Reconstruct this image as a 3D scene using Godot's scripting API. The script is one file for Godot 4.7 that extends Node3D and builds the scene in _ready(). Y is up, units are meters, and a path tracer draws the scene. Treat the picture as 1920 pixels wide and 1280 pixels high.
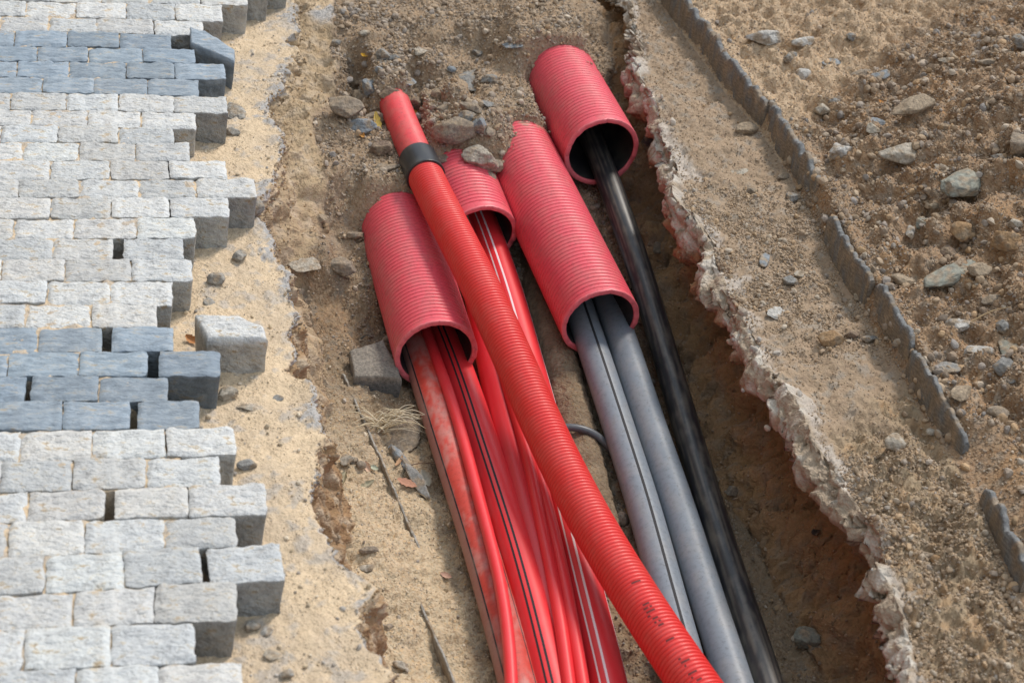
extends Node3D
# A cable trench cut through a sett pavement: ducts and pipes on the trench floor, sand bed and setts on one side,
# a sandy ledge, slate edging and a heap of gravelly soil on the other. Metres, y up, pavement top at y = 0.

var rng := RandomNumberGenerator.new()
var rough := FastNoiseLite.new()     # broad to fine relief
var fine := FastNoiseLite.new()
var cells := FastNoiseLite.new()
var blocks := FastNoiseLite.new()    # one level per broken block
var patch := FastNoiseLite.new()     # colour patches
var tex := {}
var mats := {}
var counts := {}

# ------------------------------------------------------------------ plan of the place
const EDGE_L := [Vector2(-3.4, -0.35), Vector2(-2.125, -0.367), Vector2(-1.763, -0.392), Vector2(-1.347, -0.496), Vector2(-1.074, -0.475), Vector2(-0.806, -0.565), Vector2(-0.641, -0.542), Vector2(-0.385, -0.504), Vector2(-0.15, -0.509), Vector2(-0.04, -0.53), Vector2(0.108, -0.485), Vector2(0.189, -0.474), Vector2(0.322, -0.522), Vector2(0.521, -0.509), Vector2(0.641, -0.475), Vector2(0.725, -0.422), Vector2(0.785, -0.456), Vector2(0.951, -0.426), Vector2(1.008, -0.433), Vector2(1.7, -0.4)]   # (z, x) of the sand bed's broken edge
const EDGE_R := [Vector2(-3.4, 0.86), Vector2(-2.183, 0.855), Vector2(-1.924, 0.811), Vector2(-1.643, 0.77), Vector2(-1.42, 0.75), Vector2(-1.21, 0.714), Vector2(-0.95, 0.713), Vector2(-0.739, 0.681), Vector2(-0.568, 0.713), Vector2(-0.407, 0.689), Vector2(-0.254, 0.682), Vector2(-0.155, 0.705), Vector2(-0.015, 0.683), Vector2(0.12, 0.726), Vector2(0.309, 0.718), Vector2(0.487, 0.737), Vector2(0.599, 0.749), Vector2(0.706, 0.742), Vector2(0.824, 0.741), Vector2(0.872, 0.716), Vector2(0.951, 0.707), Vector2(1.099, 0.658), Vector2(1.7, 0.66)]   # (z, x) of the ledge's broken edge
const SLATE := [Vector2(-3.4, 0.95), Vector2(-1.976, 0.971), Vector2(-1.748, 0.994), Vector2(-1.477, 1.009), Vector2(-1.236, 1.052), Vector2(-0.974, 1.063), Vector2(-0.689, 1.054), Vector2(-0.412, 1.034), Vector2(-0.241, 1.037), Vector2(0.05, 1.043), Vector2(0.217, 1.034), Vector2(0.444, 1.021), Vector2(0.589, 1.016), Vector2(0.861, 0.979), Vector2(1.7, 0.98)]    # (z, x) of the slate edging
const HEAP := Vector4(1.053, -1.040, 0.709, 0.705)   # foot of the heap: a point (x, z) and the way it climbs
const COVER := [Vector4(-0.142, -1.094, -0.213, 0.120), Vector4(0.071, -1.290, -0.163, 0.080), Vector4(0.285, -1.403, -0.138, 0.130), Vector4(0.463, -1.718, -0.022, 0.180), Vector4(-0.088, -1.560, -0.110, 0.080)]   # where each duct runs into the backfill: x, z, level over it, reach
const RAMP := [Vector3(-0.026, -1.263, -0.29), Vector3(-0.054, -1.326, -0.26), Vector3(-0.111, -1.802, -0.34), Vector3(0.001, -1.658, -0.28), Vector3(-0.127, -1.601, -0.32), Vector3(0.014, -1.545, -0.31), Vector3(-0.055, -1.675, -0.29), Vector3(-0.317, -1.218, -0.2), Vector3(-0.371, -0.926, -0.3), Vector3(-0.286, -0.936, -0.4), Vector3(-0.322, -0.729, -0.41), Vector3(-0.21, -1.065, -0.37), Vector3(-0.209, -1.106, -0.31), Vector3(-0.013, -1.188, -0.37), Vector3(0.117, -1.098, -0.47), Vector3(0.277, -1.573, -0.4), Vector3(0.27, -1.61, -0.36), Vector3(0.259, -1.113, -0.5), Vector3(0.501, -1.404, -0.36), Vector3(0.418, -1.879, -0.29), Vector3(0.412, -1.65, -0.34), Vector3(0.531, -1.404, -0.38), Vector3(0.839, -1.924, -0.38), Vector3(0.721, -2.015, -0.24), Vector3(0.944, -2.567, -0.4), Vector3(0.966, -2.813, -0.38), Vector3(0.854, -1.721, -0.48), Vector3(0.078, -2.006, -0.09), Vector3(0.26, -1.996, -0.08), Vector3(-0.302, -1.789, -0.13), Vector3(-0.278, -1.482, -0.16), Vector3(-0.119, -1.873, -0.09), Vector3(0.099, -1.541, -0.09), Vector3(0.165, -1.403, -0.11), Vector3(-0.199, -2.136, -0.1), Vector3(0.644, -2.341, -0.17), Vector3(0.042, -1.746, -0.1), Vector3(0.294, -0.927, -0.515), Vector3(0.741, -1.357, -0.515), Vector3(0.864, -1.14, -0.5), Vector3(0.878, -1.539, -0.5), Vector3(-0.06, -0.765, -0.515), Vector3(-0.3, -3.1, -0.06), Vector3(0.1, -3.1, -0.06), Vector3(0.45, -3.1, -0.06), Vector3(0.75, -3.1, -0.07)]   # (x, z, y) levels met on the backfilled end of the trench


func ip(t: Array, z: float) -> float:
	if z <= t[0].x:
		return t[0].y
	for i in range(1, t.size()):
		var b: Vector2 = t[i]
		if z <= b.x:
			var a: Vector2 = t[i - 1]
			return a.y + (b.y - a.y) * (z - a.x) / (b.x - a.x)
	return t[-1].y


func lw(z: float) -> float:
	return 0.085 + 0.06 * (1.0 - smoothstep(-0.6, -0.1, z))


func rw(z: float) -> float:
	return 0.02 + 0.03 * (1.0 - smoothstep(-1.4, -0.8, z))


func floor_y(x: float, z: float, a: float, b: float) -> float:
	var t := (x - a) / (b - a)
	var y := -0.515
	if z < -0.65:
		var s := 0.0
		var w := 0.0
		for p: Vector3 in RAMP:
			var k := (x - p.x) * (x - p.x) + (z - p.y) * (z - p.y) + 0.0006
			k = 1.0 / (k * k)
			s += k * p.z
			w += k
		y = lerpf(y, s / w, 1.0 - smoothstep(-0.9, -0.65, z))
	for q: Vector4 in COVER:
		if z < q.y + 0.03 and z > q.y - 0.6 and absf(x - q.x) < q.w * 1.3:
			var k := smoothstep(-0.03, 0.06, q.y - z) * (1.0 - smoothstep(q.w * 0.55, q.w * 1.3, absf(x - q.x))) * (1.0 - smoothstep(0.3, 0.6, q.y - z))
			y = maxf(y, lerpf(y, q.z, k))
	y += 0.075 * (1.0 - smoothstep(0.0, 0.24, t)) * smoothstep(-0.95, -0.6, z)
	y -= 0.03 * smoothstep(0.74, 0.92, t) * smoothstep(-1.1, -0.7, z)
	return y


func heap_y(x: float, z: float, s: float) -> float:
	return 0.32 * smoothstep(0.0, 0.8, minf(x - s - 0.02, (x - HEAP.x) * HEAP.z + (z - HEAP.y) * HEAP.w))


func ledge_y(x: float, z: float, a: float, s: float) -> float:
	return -0.09 + 0.035 * smoothstep(0.15, 0.5, z) * smoothstep(0.2, 1.0, (x - a) / (s - a))


func ground_at(x: float, z: float) -> float:
	var a := ip(EDGE_L, z)
	var b := ip(EDGE_R, z)
	var s := ip(SLATE, z)
	if x < a:
		return -0.105
	if x > s:
		return heap_y(x, z, s)
	if x > b:
		return ledge_y(x, z, b, s)
	return floor_y(clampf(x, a + lw(z), b - rw(z)), z, a + lw(z), b - rw(z))


# ------------------------------------------------------------------ small helpers
func numbered(called: String) -> String:
	var k: int = counts.get(called, 0)
	counts[called] = k + 1
	return called if k == 0 else "%s_%03d" % [called, k]


func tag(o: Node3D, label: String, category: String, group := "") -> Node3D:
	o.set_meta("label", label)
	o.set_meta("category", category)
	if group:
		o.set_meta("group", group)
	return o


func put(called: String, mesh: Mesh, mat: Material, parent: Node = self) -> MeshInstance3D:
	var o := MeshInstance3D.new()
	o.name = numbered(called) if parent == self else part_name(parent, called)
	o.mesh = mesh
	o.material_override = mat
	o.cast_shadow = GeometryInstance3D.SHADOW_CASTING_SETTING_ON
	parent.add_child(o, true)
	return o


func part_name(parent: Node, called: String) -> String:
	var n := 0
	var c := called
	while parent.has_node(c):
		n += 1
		c = "%s_%03d" % [called, n]
	return c


func thing(called: String, label: String, category: String, at := Vector3.ZERO, group := "") -> Node3D:
	var o := Node3D.new()
	o.name = numbered(called)
	o.position = at
	add_child(o, true)
	tag(o, label, category, group)
	return o


func structure(o: Node3D) -> Node3D:
	o.set_meta("kind", "structure")
	return o


func arrays(v: PackedVector3Array, n: PackedVector3Array, c: PackedColorArray, idx: PackedInt32Array, uv := PackedVector2Array()) -> ArrayMesh:
	var a := []
	a.resize(Mesh.ARRAY_MAX)
	a[Mesh.ARRAY_VERTEX] = v
	a[Mesh.ARRAY_NORMAL] = n
	if c.size():
		a[Mesh.ARRAY_COLOR] = c
	if uv.size():
		a[Mesh.ARRAY_TEX_UV] = uv
	a[Mesh.ARRAY_INDEX] = idx
	var m := ArrayMesh.new()
	m.add_surface_from_arrays(Mesh.PRIMITIVE_TRIANGLES, a)
	return m


func smooth_normals(v: PackedVector3Array, idx: PackedInt32Array) -> PackedVector3Array:
	var n := PackedVector3Array()
	n.resize(v.size())
	for t in range(0, idx.size(), 3):
		var a := v[idx[t]]
		var f := (v[idx[t + 2]] - a).cross(v[idx[t + 1]] - a)
		n[idx[t]] += f
		n[idx[t + 1]] += f
		n[idx[t + 2]] += f
	for i in n.size():
		n[i] = n[i].normalized()
	return n


func lin(r: float, g: float, b: float) -> Color:
	return Color(r, g, b)


# ------------------------------------------------------------------ materials
func noise_tex(kind: int, freq: float, stops: Array, octaves := 4, size := 512, sd := 1, gain := 0.55) -> NoiseTexture2D:
	var n := FastNoiseLite.new()
	n.noise_type = kind
	n.frequency = freq
	n.seed = sd
	n.fractal_octaves = octaves
	n.fractal_gain = gain
	if kind == FastNoiseLite.TYPE_CELLULAR:
		n.cellular_return_type = FastNoiseLite.RETURN_CELL_VALUE if octaves == 1 else FastNoiseLite.RETURN_DISTANCE
		n.fractal_type = FastNoiseLite.FRACTAL_NONE if octaves == 1 else FastNoiseLite.FRACTAL_FBM
	var t := NoiseTexture2D.new()
	t.width = size
	t.height = size
	t.seamless = true
	t.noise = n
	var g := Gradient.new()
	var offs := PackedFloat32Array()
	var cols := PackedColorArray()
	for s in stops:
		offs.append(s[0])
		cols.append(s[1])
	g.offsets = offs
	g.colors = cols
	t.color_ramp = g
	return t


func grey(v: float) -> Color:
	return Color(v, v, v)


func material(called: String, albedo: Color, roughness: float, color_tex: Texture2D = null, scale := Vector3.ONE, bump: Texture2D = null, bump_cm := 0.1, vertex := true) -> StandardMaterial3D:
	var m := StandardMaterial3D.new()
	m.resource_name = called
	m.albedo_color = albedo
	m.roughness = roughness
	m.vertex_color_use_as_albedo = vertex
	if color_tex:
		m.albedo_texture = color_tex
	if bump:
		m.heightmap_enabled = true
		m.heightmap_texture = bump
		m.heightmap_scale = bump_cm
	if color_tex or bump:
		m.uv1_triplanar = true
		m.uv1_world_triplanar = true
		m.uv1_scale = scale
	mats[called] = m
	return m


func make_materials() -> void:
	var S := FastNoiseLite.TYPE_SIMPLEX_SMOOTH
	var C := FastNoiseLite.TYPE_CELLULAR
	tex.grain = noise_tex(C, 0.16, [[0.0, Color(0.76, 0.72, 0.68)], [0.25, Color(0.93, 0.91, 0.88)], [0.5, Color(1.0, 0.99, 0.97)], [0.72, Color(0.90, 0.92, 0.93)], [0.9, Color(1, 1, 1)], [1.0, Color(1.0, 0.92, 0.80)]], 1, 512, 3)
	tex.sand = noise_tex(S, 0.09, [[0.0, grey(0.80)], [0.4, grey(0.95)], [0.62, grey(1.0)], [1.0, Color(1, 0.97, 0.92)]], 5, 512, 4, 0.75)
	tex.grit = noise_tex(C, 0.10, [[0.0, grey(0.0)], [1.0, grey(1.0)]], 3, 512, 5)
	tex.crumb = noise_tex(S, 0.05, [[0.0, grey(0.0)], [1.0, grey(1.0)]], 6, 512, 6, 0.7)
	tex.pale = noise_tex(S, 0.012, [[0.0, Color(0.60, 0.60, 0.60)], [0.28, Color(0.72, 0.725, 0.73)], [0.46, Color(0.785, 0.79, 0.79)], [0.64, Color(0.825, 0.825, 0.82)], [0.70, Color(0.80, 0.79, 0.765)], [0.78, Color(0.75, 0.69, 0.60)], [1.0, Color(0.68, 0.56, 0.43)]], 7, 512, 7, 0.74)
	tex.blue = noise_tex(S, 0.012, [[0.0, Color(0.42, 0.465, 0.51)], [0.35, Color(0.515, 0.565, 0.615)], [0.55, Color(0.57, 0.622, 0.672)], [0.70, Color(0.62, 0.655, 0.69)], [0.78, Color(0.65, 0.64, 0.61)], [1.0, Color(0.70, 0.62, 0.52)]], 7, 512, 8, 0.72)
	tex.cleft = noise_tex(S, 0.014, [[0.0, grey(0.0)], [1.0, grey(1.0)]], 7, 512, 9, 0.7)
	tex.rock = noise_tex(S, 0.03, [[0.0, grey(0.62)], [0.45, grey(0.85)], [0.7, grey(1.0)], [1.0, Color(1, 0.93, 0.82)]], 6, 512, 10, 0.65)
	tex.scuff = noise_tex(S, 0.03, [[0.0, grey(0.72)], [0.3, grey(0.90)], [0.42, grey(0.985)], [1.0, grey(1.0)]], 7, 512, 11, 0.82)
	var all := Color.WHITE
	material("sand", all, 1.0, tex.sand, Vector3(2.6, 2.6, 2.6), tex.crumb, 0.5)
	material("soil", all, 1.0, tex.grain, Vector3(2.3, 2.3, 2.3), tex.crumb, 0.9)
	material("wall", all, 1.0, tex.sand, Vector3(1.9, 1.9, 1.9), tex.crumb, 1.1)
	material("pale_sett", all, 0.85, tex.pale, Vector3(2.6, 3.0, 5.0), tex.cleft, 1.0)
	material("blue_sett", all, 0.8, tex.blue, Vector3(2.0, 3.0, 6.0), tex.cleft, 0.6)
	material("rock", all, 0.95, tex.rock, Vector3(5, 5, 5), tex.crumb, 0.25)
	material("slate", all, 0.85, tex.rock, Vector3(3, 11, 3), tex.cleft, 0.35)
	material("pebble", all, 0.95)
	material("duct_red", all, 0.42, tex.scuff, Vector3(3, 3, 3))
	material("pipe_red", all, 0.38)
	material("pipe_dusty", all, 0.6, tex.scuff, Vector3(4, 4, 4))
	material("pipe_grey", all, 0.42, tex.scuff, Vector3(3, 3, 3))
	material("pipe_black", all, 0.40, tex.scuff, Vector3(3, 3, 3))
	material("black", all, 0.35)
	material("stripe", all, 0.6)
	mats.stripe.metallic_specular = 0.3
	material("ink", Color(0.36, 0.10, 0.10), 0.7, null, Vector3.ONE, null, 0.0, false)
	material("leaf", all, 0.8)
	mats.leaf.cull_mode = BaseMaterial3D.CULL_DISABLED
	mats.leaf.backlight_enabled = true
	mats.leaf.backlight = Color(0.25, 0.22, 0.12)


# ------------------------------------------------------------------ the ground: one cross-section after another
const Z0 := -3.2
const Z1 := 2.2
const DZ := 0.0075
const SPANS := [120, 74, 34, 150, 46, 46, 6, 170, 34]   # bed under setts, sand, left wall, floor, right wall, ledge, step, heap, outer heap
var NX := 0
var NZ := 0
var gv := PackedVector3Array()
var gc := PackedColorArray()
var gn := PackedVector3Array()
var starts := []
var sett_edge := []                     # (z, x) where the pavement ends


func make_ground() -> void:
	NZ = int((Z1 - Z0) / DZ) + 1
	starts = [0]
	for n in SPANS:
		starts.append(starts[-1] + n)
	NX = starts[-1] + 1
	gv.resize(NX * NZ)
	gc.resize(NX * NZ)
	for j in NZ:
		var z := Z0 + j * DZ
		var a := ip(EDGE_L, z) + 0.035 * fine.get_noise_2d(z * 5.0, 3.0) + 0.012 * fine.get_noise_2d(z * 26.0, 3.0) + 0.006 * fine.get_noise_2d(z * 90.0, 9.0)
		var b := ip(EDGE_R, z) - 0.012 + 0.028 * fine.get_noise_2d(z * 4.0, 33.0) + 0.007 * fine.get_noise_2d(z * 30.0, 39.0)
		var s := ip(SLATE, z)
		var wl := lw(z)
		var wr := rw(z)
		var fl := floor_y(a + wl, z, a + wl, b - wr)
		var fr := floor_y(b - wr, z, a + wl, b - wr)
		var crust := 0.09 + 0.05 * fine.get_noise_2d(z * 6.0, 70.0)
		var ly := ledge_y(s, z, b, s)
		var wall_l := [Vector2(a, -0.105), Vector2(a + 0.006, -0.112), Vector2(a + 0.006, -0.135), Vector2(a + 0.010, -0.16), Vector2(a + 0.016 + 0.3 * (wl - 0.016), lerpf(-0.16, fl, 0.55)), Vector2(a + wl, fl)]
		var wall_r := [Vector2(b - wr, fr), Vector2(b + 0.06, lerpf(-0.2, fr, 0.75)), Vector2(b + 0.13, lerpf(-0.2, fr, 0.42)), Vector2(b + 0.12, -0.115 - crust), Vector2(b - 0.015, -0.095 - crust), Vector2(b - 0.03, -0.09 - crust * 0.55), Vector2(b - 0.012, -0.10), Vector2(b, -0.09)]
		var gap := 0.02 + 0.09 * smoothstep(0.30, 0.42, z)
		for i in NX:
			var k := 0
			while i >= starts[k + 1] and k < SPANS.size() - 1:
				k += 1
			var t: float = float(i - starts[k]) / SPANS[k]
			var p := Vector2.ZERO
			match k:
				0: p = Vector2(lerpf(-2.4, a - 0.42, t), -0.105)
				1: p = Vector2(a - 0.42 * (1.0 - t), -0.105)
				2: p = along(wall_l, t)
				3:
					var x := lerpf(a + wl, b - wr, t)
					p = Vector2(x, floor_y(x, z, a + wl, b - wr))
				4: p = along(wall_r, t)
				5:
					var x := lerpf(b, s - 0.012, t)
					p = Vector2(x, ledge_y(x, z, b, s))
				6: p = Vector2(lerpf(s - 0.012, s + gap, t), lerpf(ly, heap_y(s + gap, z, s), smoothstep(0.0, 1.0, t)))
				7:
					var x := lerpf(s + gap, s + 1.3, t)
					p = Vector2(x, heap_y(x, z, s))
				8:
					var x := lerpf(s + 1.3, 4.2, t * t)
					p = Vector2(x, heap_y(x, z, s))
			gv[j * NX + i] = Vector3(p.x, p.y, z)
	ground_relief()


func along(pts: Array, t: float) -> Vector2:
	var f := t * (pts.size() - 1)
	var i := mini(int(f), pts.size() - 2)
	return (pts[i] as Vector2).lerp(pts[i + 1], f - i)


func ground_relief() -> void:
	var moved := gv.duplicate()
	for j in NZ:
		for i in NX:
			var q := j * NX + i
			var p := gv[q]
			var l := gv[q - 1] if i > 0 else p
			var r := gv[q + 1] if i < NX - 1 else p
			var d := Vector2(r.x - l.x, r.y - l.y).normalized()
			var n := Vector3(-d.y, d.x, 0)
			var k := 0
			while i >= starts[k + 1] and k < SPANS.size() - 1:
				k += 1
			var big := rough.get_noise_3d(p.x * 7.0, p.y * 7.0, p.z * 7.0)
			var small := fine.get_noise_3d(p.x * 45.0, p.y * 45.0, p.z * 45.0)
			var cell := cells.get_noise_3d(p.x * 55.0, p.y * 55.0, p.z * 55.0)
			var lump := cells.get_noise_3d(p.x * 10.0, p.y * 14.0, p.z * 8.0 + 4.0)
			var block := 0.7 * blocks.get_noise_3d(p.x * 4.5 + 0.4 * small, p.y * 6.0, p.z * 4.2 + 0.5 * big) + 0.3 * blocks.get_noise_3d(p.x * 15.0, p.y * 20.0 + 0.3 * big, p.z * 13.0)
			var hue := patch.get_noise_3d(p.x * 5.0, p.y * 5.0 + 20.0, p.z * 5.0)
			var hue2 := patch.get_noise_3d(p.x * 19.0 + 40.0, p.y * 19.0, p.z * 19.0)
			var c := Color.BLACK
			var h := 0.0
			match k:
				0, 1:
					h = 0.009 * big + 0.004 * small
					var sx := pavement_x(p.z)
					if p.x < sx:                                     # sand in the joints between the setts
						h = 0.0965 * smoothstep(sx, sx - 0.03, p.x) + 0.004 * small + 0.006 * hue2
						for g: Vector4 in GAPS:
							if p.x > g.x - 0.012 and p.x < g.y + 0.012 and p.z > g.z - 0.004 and p.z < g.w + 0.004:
								h = 0.02 + 0.01 * small
					c = lin(0.61, 0.475, 0.325).lerp(lin(0.55, 0.435, 0.31), smoothstep(-0.2, 0.4, hue))
					var mortar := smoothstep(0.22, 0.42, hue2 + 0.35 * hue)
					c = c.lerp(lin(0.38, 0.345, 0.31), mortar * 0.7)
					var near := gv[j * NX + starts[2]].x - p.x       # the broken mortar crust along the edge
					var crumb := smoothstep(0.03, 0.012, near + 0.05 * hue2 + 0.03 * small) * smoothstep(-0.08, 0.12, patch.get_noise_2d(p.z * 3.2, 77.0) + 0.2 * hue2)
					c = c.lerp(lin(0.40, 0.385, 0.375), crumb)
					h += 0.010 * crumb * (0.4 + small) + 0.007 * mortar * absf(small)
				2:
					var up := smoothstep(-0.135, -0.12, p.y)
					h = 0.04 * big + 0.010 * small + 0.018 * block
					h *= lerpf(1.0, 0.6, up)
					c = lin(0.42, 0.31, 0.195).lerp(lin(0.34, 0.21, 0.11), smoothstep(-0.35, -0.05, p.z + 0.4 * hue)).lerp(lin(0.44, 0.345, 0.245), smoothstep(0.0, 0.35, hue2))
					c = c.lerp(lin(0.42, 0.40, 0.385).lerp(lin(0.55, 0.42, 0.28), smoothstep(-0.1, 0.15, hue2 - hue)), up)
				3:
					h = lerpf(0.016, 0.030, smoothstep(-1.0, -0.6, p.z)) * big + 0.010 * small + 0.008 * cell
					var t: float = float(i - starts[3]) / SPANS[3]
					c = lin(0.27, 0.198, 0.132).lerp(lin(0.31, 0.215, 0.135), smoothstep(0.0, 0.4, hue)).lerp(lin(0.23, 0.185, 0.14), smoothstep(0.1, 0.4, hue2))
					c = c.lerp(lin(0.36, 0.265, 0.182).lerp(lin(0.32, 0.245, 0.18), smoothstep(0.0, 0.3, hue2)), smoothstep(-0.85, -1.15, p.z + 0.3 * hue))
					c = c.lerp(lin(0.54, 0.425, 0.295), smoothstep(0.36, 0.2, t + 0.1 * hue) * smoothstep(-0.6, 0.1, p.z))
				4:
					var edge_y := -0.16 - 0.03 * hue
					var up := smoothstep(edge_y - 0.02, edge_y + 0.01, p.y)
					h = 0.07 * big + 0.014 * small + 0.022 * block
					h = lerpf(h, 0.045 * block + 0.028 * big + 0.007 * small + 0.002 * cell, up)
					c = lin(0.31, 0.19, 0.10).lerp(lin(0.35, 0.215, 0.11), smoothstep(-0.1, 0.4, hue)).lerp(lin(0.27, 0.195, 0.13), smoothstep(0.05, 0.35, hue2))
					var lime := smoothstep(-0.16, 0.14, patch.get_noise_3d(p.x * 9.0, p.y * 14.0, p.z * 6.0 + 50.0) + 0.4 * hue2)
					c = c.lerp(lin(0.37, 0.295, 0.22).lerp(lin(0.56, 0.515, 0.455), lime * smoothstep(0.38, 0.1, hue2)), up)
				5:
					h = 0.026 * big + 0.009 * small + 0.006 * cell
					c = lin(0.325, 0.238, 0.162).lerp(lin(0.37, 0.27, 0.185), smoothstep(0.0, 0.4, hue)).lerp(lin(0.29, 0.24, 0.19), smoothstep(0.1, 0.4, hue2))
					var t: float = float(i - starts[5]) / SPANS[5]
					var pale := smoothstep(0.12, 0.02, t + 0.25 * hue + 0.12 * hue2)
					c = c.lerp(lin(0.46, 0.40, 0.345), pale)
					var wild := smoothstep(0.12, 0.42, p.z + 0.35 * (t - 0.4) + 0.25 * hue)
					c = c.lerp(lin(0.33, 0.25, 0.165).lerp(lin(0.36, 0.245, 0.145), smoothstep(0.0, 0.3, hue2)), wild * (1.0 - 0.8 * pale))
					h += wild * (0.030 * big + 0.012 * small + 0.008 * cell)
					h *= 1.0 - smoothstep(0.9, 1.0, t)
					h += pale * (0.016 * block + 0.004 * cell)
				_:
					h = 0.07 * big + 0.014 * small + 0.008 * cell - 0.035 * (lump + 0.45) * smoothstep(-0.15, 0.25, hue)
					c = lin(0.345, 0.236, 0.152).lerp(lin(0.38, 0.243, 0.14), smoothstep(0.05, 0.4, hue)).lerp(lin(0.31, 0.25, 0.195), smoothstep(0.1, 0.4, hue2))
					var far := smoothstep(0.1, -0.1, (p.x - HEAP.x) * HEAP.z + (p.z - HEAP.y) * HEAP.w + 0.1 * hue)
					c = c.lerp(lin(0.47, 0.35, 0.24), far)
					var t: float = float(i - starts[k]) / SPANS[k]
					if k == 8:
						h = 0.05 * big + 0.006 * small
					elif k == 6:
						h = 0.0
					else:
						h *= smoothstep(0.0, 0.05, t)
			var light := 1.0 + 0.16 * small + 0.12 * hue2
			gc[q] = Color(c.r * light, c.g * light, c.b * light)
			moved[q] = p + n * h
			if k == 2 or k == 4:
				moved[q].z += 0.5 * h * hue2
	gv = moved
	gn.resize(gv.size())
	for j in NZ:
		for i in NX:
			var q := j * NX + i
			var du := gv[q + (1 if i < NX - 1 else 0)] - gv[q - (1 if i > 0 else 0)]
			var dv := gv[q + (NX if j < NZ - 1 else 0)] - gv[q - (NX if j > 0 else 0)]
			gn[q] = dv.cross(du).normalized()


func ground_piece(called: String, k0: int, k1: int, mat: Material) -> void:
	var i0: int = starts[k0]
	var i1: int = starts[k1]
	var w := i1 - i0 + 1
	var v := PackedVector3Array()
	var n := PackedVector3Array()
	var c := PackedColorArray()
	for j in NZ:
		v.append_array(gv.slice(j * NX + i0, j * NX + i1 + 1))
		n.append_array(gn.slice(j * NX + i0, j * NX + i1 + 1))
		c.append_array(gc.slice(j * NX + i0, j * NX + i1 + 1))
	var idx := PackedInt32Array()
	idx.resize((w - 1) * (NZ - 1) * 6)
	var o := 0
	for j in NZ - 1:
		for i in w - 1:
			var a := j * w + i
			idx[o] = a
			idx[o + 1] = a + 1
			idx[o + 2] = a + w
			idx[o + 3] = a + 1
			idx[o + 4] = a + w + 1
			idx[o + 5] = a + w
			o += 6
	structure(put(called, arrays(v, n, c, idx), mat))


func far_ground() -> void:
	# the site's level ground round the excavation, out to the horizon
	var v := PackedVector3Array()
	var inner := [Vector2(-2.38, Z0 + 0.02), Vector2(4.18, Z0 + 0.02), Vector2(4.18, Z1 - 0.02), Vector2(-2.38, Z1 - 0.02)]
	var idx := PackedInt32Array()
	var c := PackedColorArray()
	for k in 4:
		v.append(Vector3(inner[k].x, -0.06, inner[k].y))
		v.append(Vector3(inner[k].x * 60.0, -0.06, (inner[k].y) * 60.0))
		c.append(lin(0.40, 0.31, 0.21))
		c.append(lin(0.40, 0.31, 0.21))
	for k in 4:
		var a := k * 2
		var b := ((k + 1) % 4) * 2
		idx.append_array([a, a + 1, b, b, a + 1, b + 1])
	var n := PackedVector3Array()
	n.resize(8)
	n.fill(Vector3.UP)
	structure(put("ground", arrays(v, n, c, idx), mats.sand))


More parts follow.
